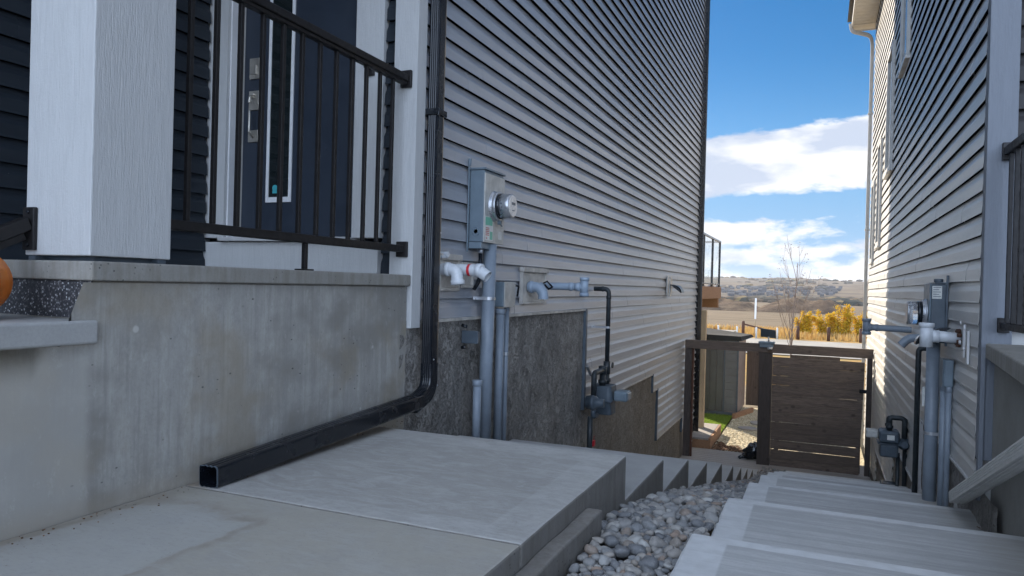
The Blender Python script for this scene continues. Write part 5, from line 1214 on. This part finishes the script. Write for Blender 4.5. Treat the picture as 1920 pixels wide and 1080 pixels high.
for k, (y, z) in enumerate(((5.16, -.30), (5.03, -.33))):
    mb = MB(); mb.box(.808, .822, y, y+.03, z-.07, z+.13); mb.lathe((.80, y+.022, z+.02), (-1, 0, 0), [(0, .015), (.012, .012)], 8); mb.lathe((.80, y+.022, z+.14), (-1, 0, 0), [(0, .012), (.01, .010)], 8)
    tag(obj('pipe_clip', mb, M['flash'], None, .003, (.81, y, z)), ('nearer the white tee' if k == 0 else 'nearer the corner board')+': pale upright clip strip on the right siding', 'clip')
t = thing('vent_elbow', 'black hooded vent half hidden behind the white tee on the right house', 'vent', (.7, 5.6, -.3))
mb = MB(); vs = []; n = 10
for i in range(n+1):
    a = R(90*i/n); vs += [(.80-.20*math.sin(a), 5.55, -.33+.12*math.cos(a)), (.80-.20*math.sin(a), 5.68, -.33+.12*math.cos(a))]
mb.add(vs, [(2*i, 2*i+1, 2*i+3, 2*i+2) for i in range(n)], True); mb.f.append(tuple(2*i for i in range(n+1))); mb.sm.append(False); mb.f.append(tuple(2*i+1 for i in range(n+1))); mb.sm.append(False); obj('hood', mb, M['black'], t)
t = pipe_thing('vent_tee', 'long grey vent pipe with a tee end reaching out from the right siding', [(.82, 8.0, -.335), (.46, 8.0, -.325)], .031, M['greypvc'], [((.52, 8.0, -.327), (1, 0, 0), .03)])
mb = MB(); mb.tube([(.43, 8.0, -.395), (.43, 8.0, -.245)], .035, 20); mb.lathe((.43, 8.0, -.27), (0, 0, 1), [(0, .035), (.002, .042), (.028, .042), (.03, .034)], 20); mb.lathe((.43, 8.0, -.40), (0, 0, 1), [(0, .035), (.002, .042), (.028, .042), (.03, .034)], 20); mb.lathe((.48, 8.0, -.326), (-1, 0, 0), [(0, .033), (.03, .04)], 18); obj('tee', mb, M['greypvc'], t)
pipe_thing('vent_elbow', 'short grey elbow turned down under the long grey vent pipe on the right house', [(.82, 7.2, -.37), (.72, 7.2, -.37), (.66, 7.2, -.44)], .036, M['greypvc'], [], fil=.05)
t = thing('gas_pipe', 'black iron gas pipe running down the right siding beside the thick conduit', 'gas pipe', (.75, 6.75, -1.6))
mb = MB(); mb.tube([(.82, 6.72, -.425), (.745, 6.72, -.425), (.745, 6.72, -1.78)], .021, 16, .05); obj('pipe', mb, M['gaspipe'], t)
def gas_right():
    t = thing('gas_meter', 'dark gas meter with pale index head on the right house near the gate', 'gas meter', (.65, 8.2, -1.6)); c = Vector((.66, 8.1, -1.45))
    mb = MB(); mb.box(c.x-.085, c.x+.085, c.y-.10, c.y+.10, c.z-.005, c.z+.11); obj('meter_body', mb, M['gas'], t, .03, seg=3)
    mb = MB(); mb.box(c.x-.075, c.x+.075, c.y-.09, c.y+.09, c.z-.13, c.z-.012); obj('lower_body', mb, M['gas'], t, .02, seg=3)
    mb = MB(); mb.box(c.x-.095, c.x+.095, c.y-.11, c.y+.11, c.z-.0115, c.z-.0055); obj('flange', mb, M['gas'], t, .002)
    mb = MB(); mb.box(c.x-.19, c.x-.087, c.y-.06, c.y+.06, c.z+.03, c.z+.10); obj('index_head', mb, M['boxface'], t, .015, seg=3)
    mb = MB(); mb.box(c.x-.02, c.x+.04, c.y-.1015, c.y-.1005, c.z+.03, c.z+.075); obj('label_plate', mb, M['paper'], t)
    for k in (-.055, .055):
        mb = MB(); mb.lathe(c+Vector((0, k, .111)), (0, 0, 1), [(0, .024), (.02, .024), (.022, .031), (.045, .031), (.047, .022), (.075, .022)], 12); obj('union_nut', mb, M['gaspipe'], t)
    mb = MB(); mb.tube([c+Vector((0, -.055, .18)), c+Vector((0, -.055, .23)), c+Vector((.12, -.055, .23)), c+Vector((.12, -.055, .02))], .022, 12, .04); mb.tube([c+Vector((0, .055, .18)), c+Vector((0, .055, .21)), c+Vector((.14, .055, .21)), c+Vector((.14, .055, -.7))], .02, 12, .04); obj('inlet_pipe', mb, M['gaspipe'], t)
    mb = MB(); mb.lathe(c+Vector((.12, -.055, .0)), (0, -1, 0), [(-.03, .03), (-.01, .055), (.01, .055), (.04, .03), (.06, .03)], 18); obj('regulator', mb, M['gas'], t)
    mb = MB(); mb.tube([c+Vector((.08, .02, -.10)), c+Vector((.08, .02, -.95))], .017, 12); obj('riser_pipe', mb, M['gaspipe'], t)
    scale_children(t, c, 1.08)
gas_right()
mb = MB(); mb.box(.62, .76, 8.35, 8.5, -2.1, -1.93); mb.box(.66, .72, 8.34, 8.3495, -2.05, -1.98)
tag(obj('ground_box', mb, M['black'], None, .01, (.7, 8.4, -2.1)), 'small black box on the step under the right gas meter', 'box')

# small litter by the right porch wall and leaves on the slab
rnd = random.Random(31)
mb = MB()
for k in range(60):
    y = rnd.uniform(3.82, 4.7); x = .80+.068*(y-3.3)/1.395-.02-abs(rnd.gauss(0, .025)); s_ = rnd.uniform(.006, .016); z = -1.243; a = rnd.uniform(0, 6)
    mb.add([(x-s_*math.cos(a), y-s_*math.sin(a), z), (x+s_*.5, y-s_*.6, z+rnd.uniform(0, .008)), (x+s_*math.cos(a), y+s_*math.sin(a), z+rnd.uniform(0, .006)), (x-s_*.5, y+s_*.6, z+.002)], [(0, 1, 2, 3)])
o = obj('leaf_litter', mb, M['dryleaf']); o['kind'] = 'stuff'; tag(o, 'dry leaf crumbs gathered along the foot of the right porch wall', 'litter')
mb = MB()
for k in range(150):
    y = rnd.uniform(1.2, 3.6); x = XL+.01+abs(rnd.gauss(0, .05)); s_ = rnd.uniform(.0015, .005); z = -.799
    if y > 1.9 and rnd.random() < .5: continue
    mb.box(x, x+s_*rnd.uniform(.6, 1.6), y, y+s_, z-.001, z+s_*.5)
o = obj('grit', mb, M['mulch']); o['kind'] = 'stuff'; tag(o, 'brown grit and crumbs along the foot of the left concrete wall', 'grit')

for o in bpy.data.objects:
    if '_o' in o: del o['_o']
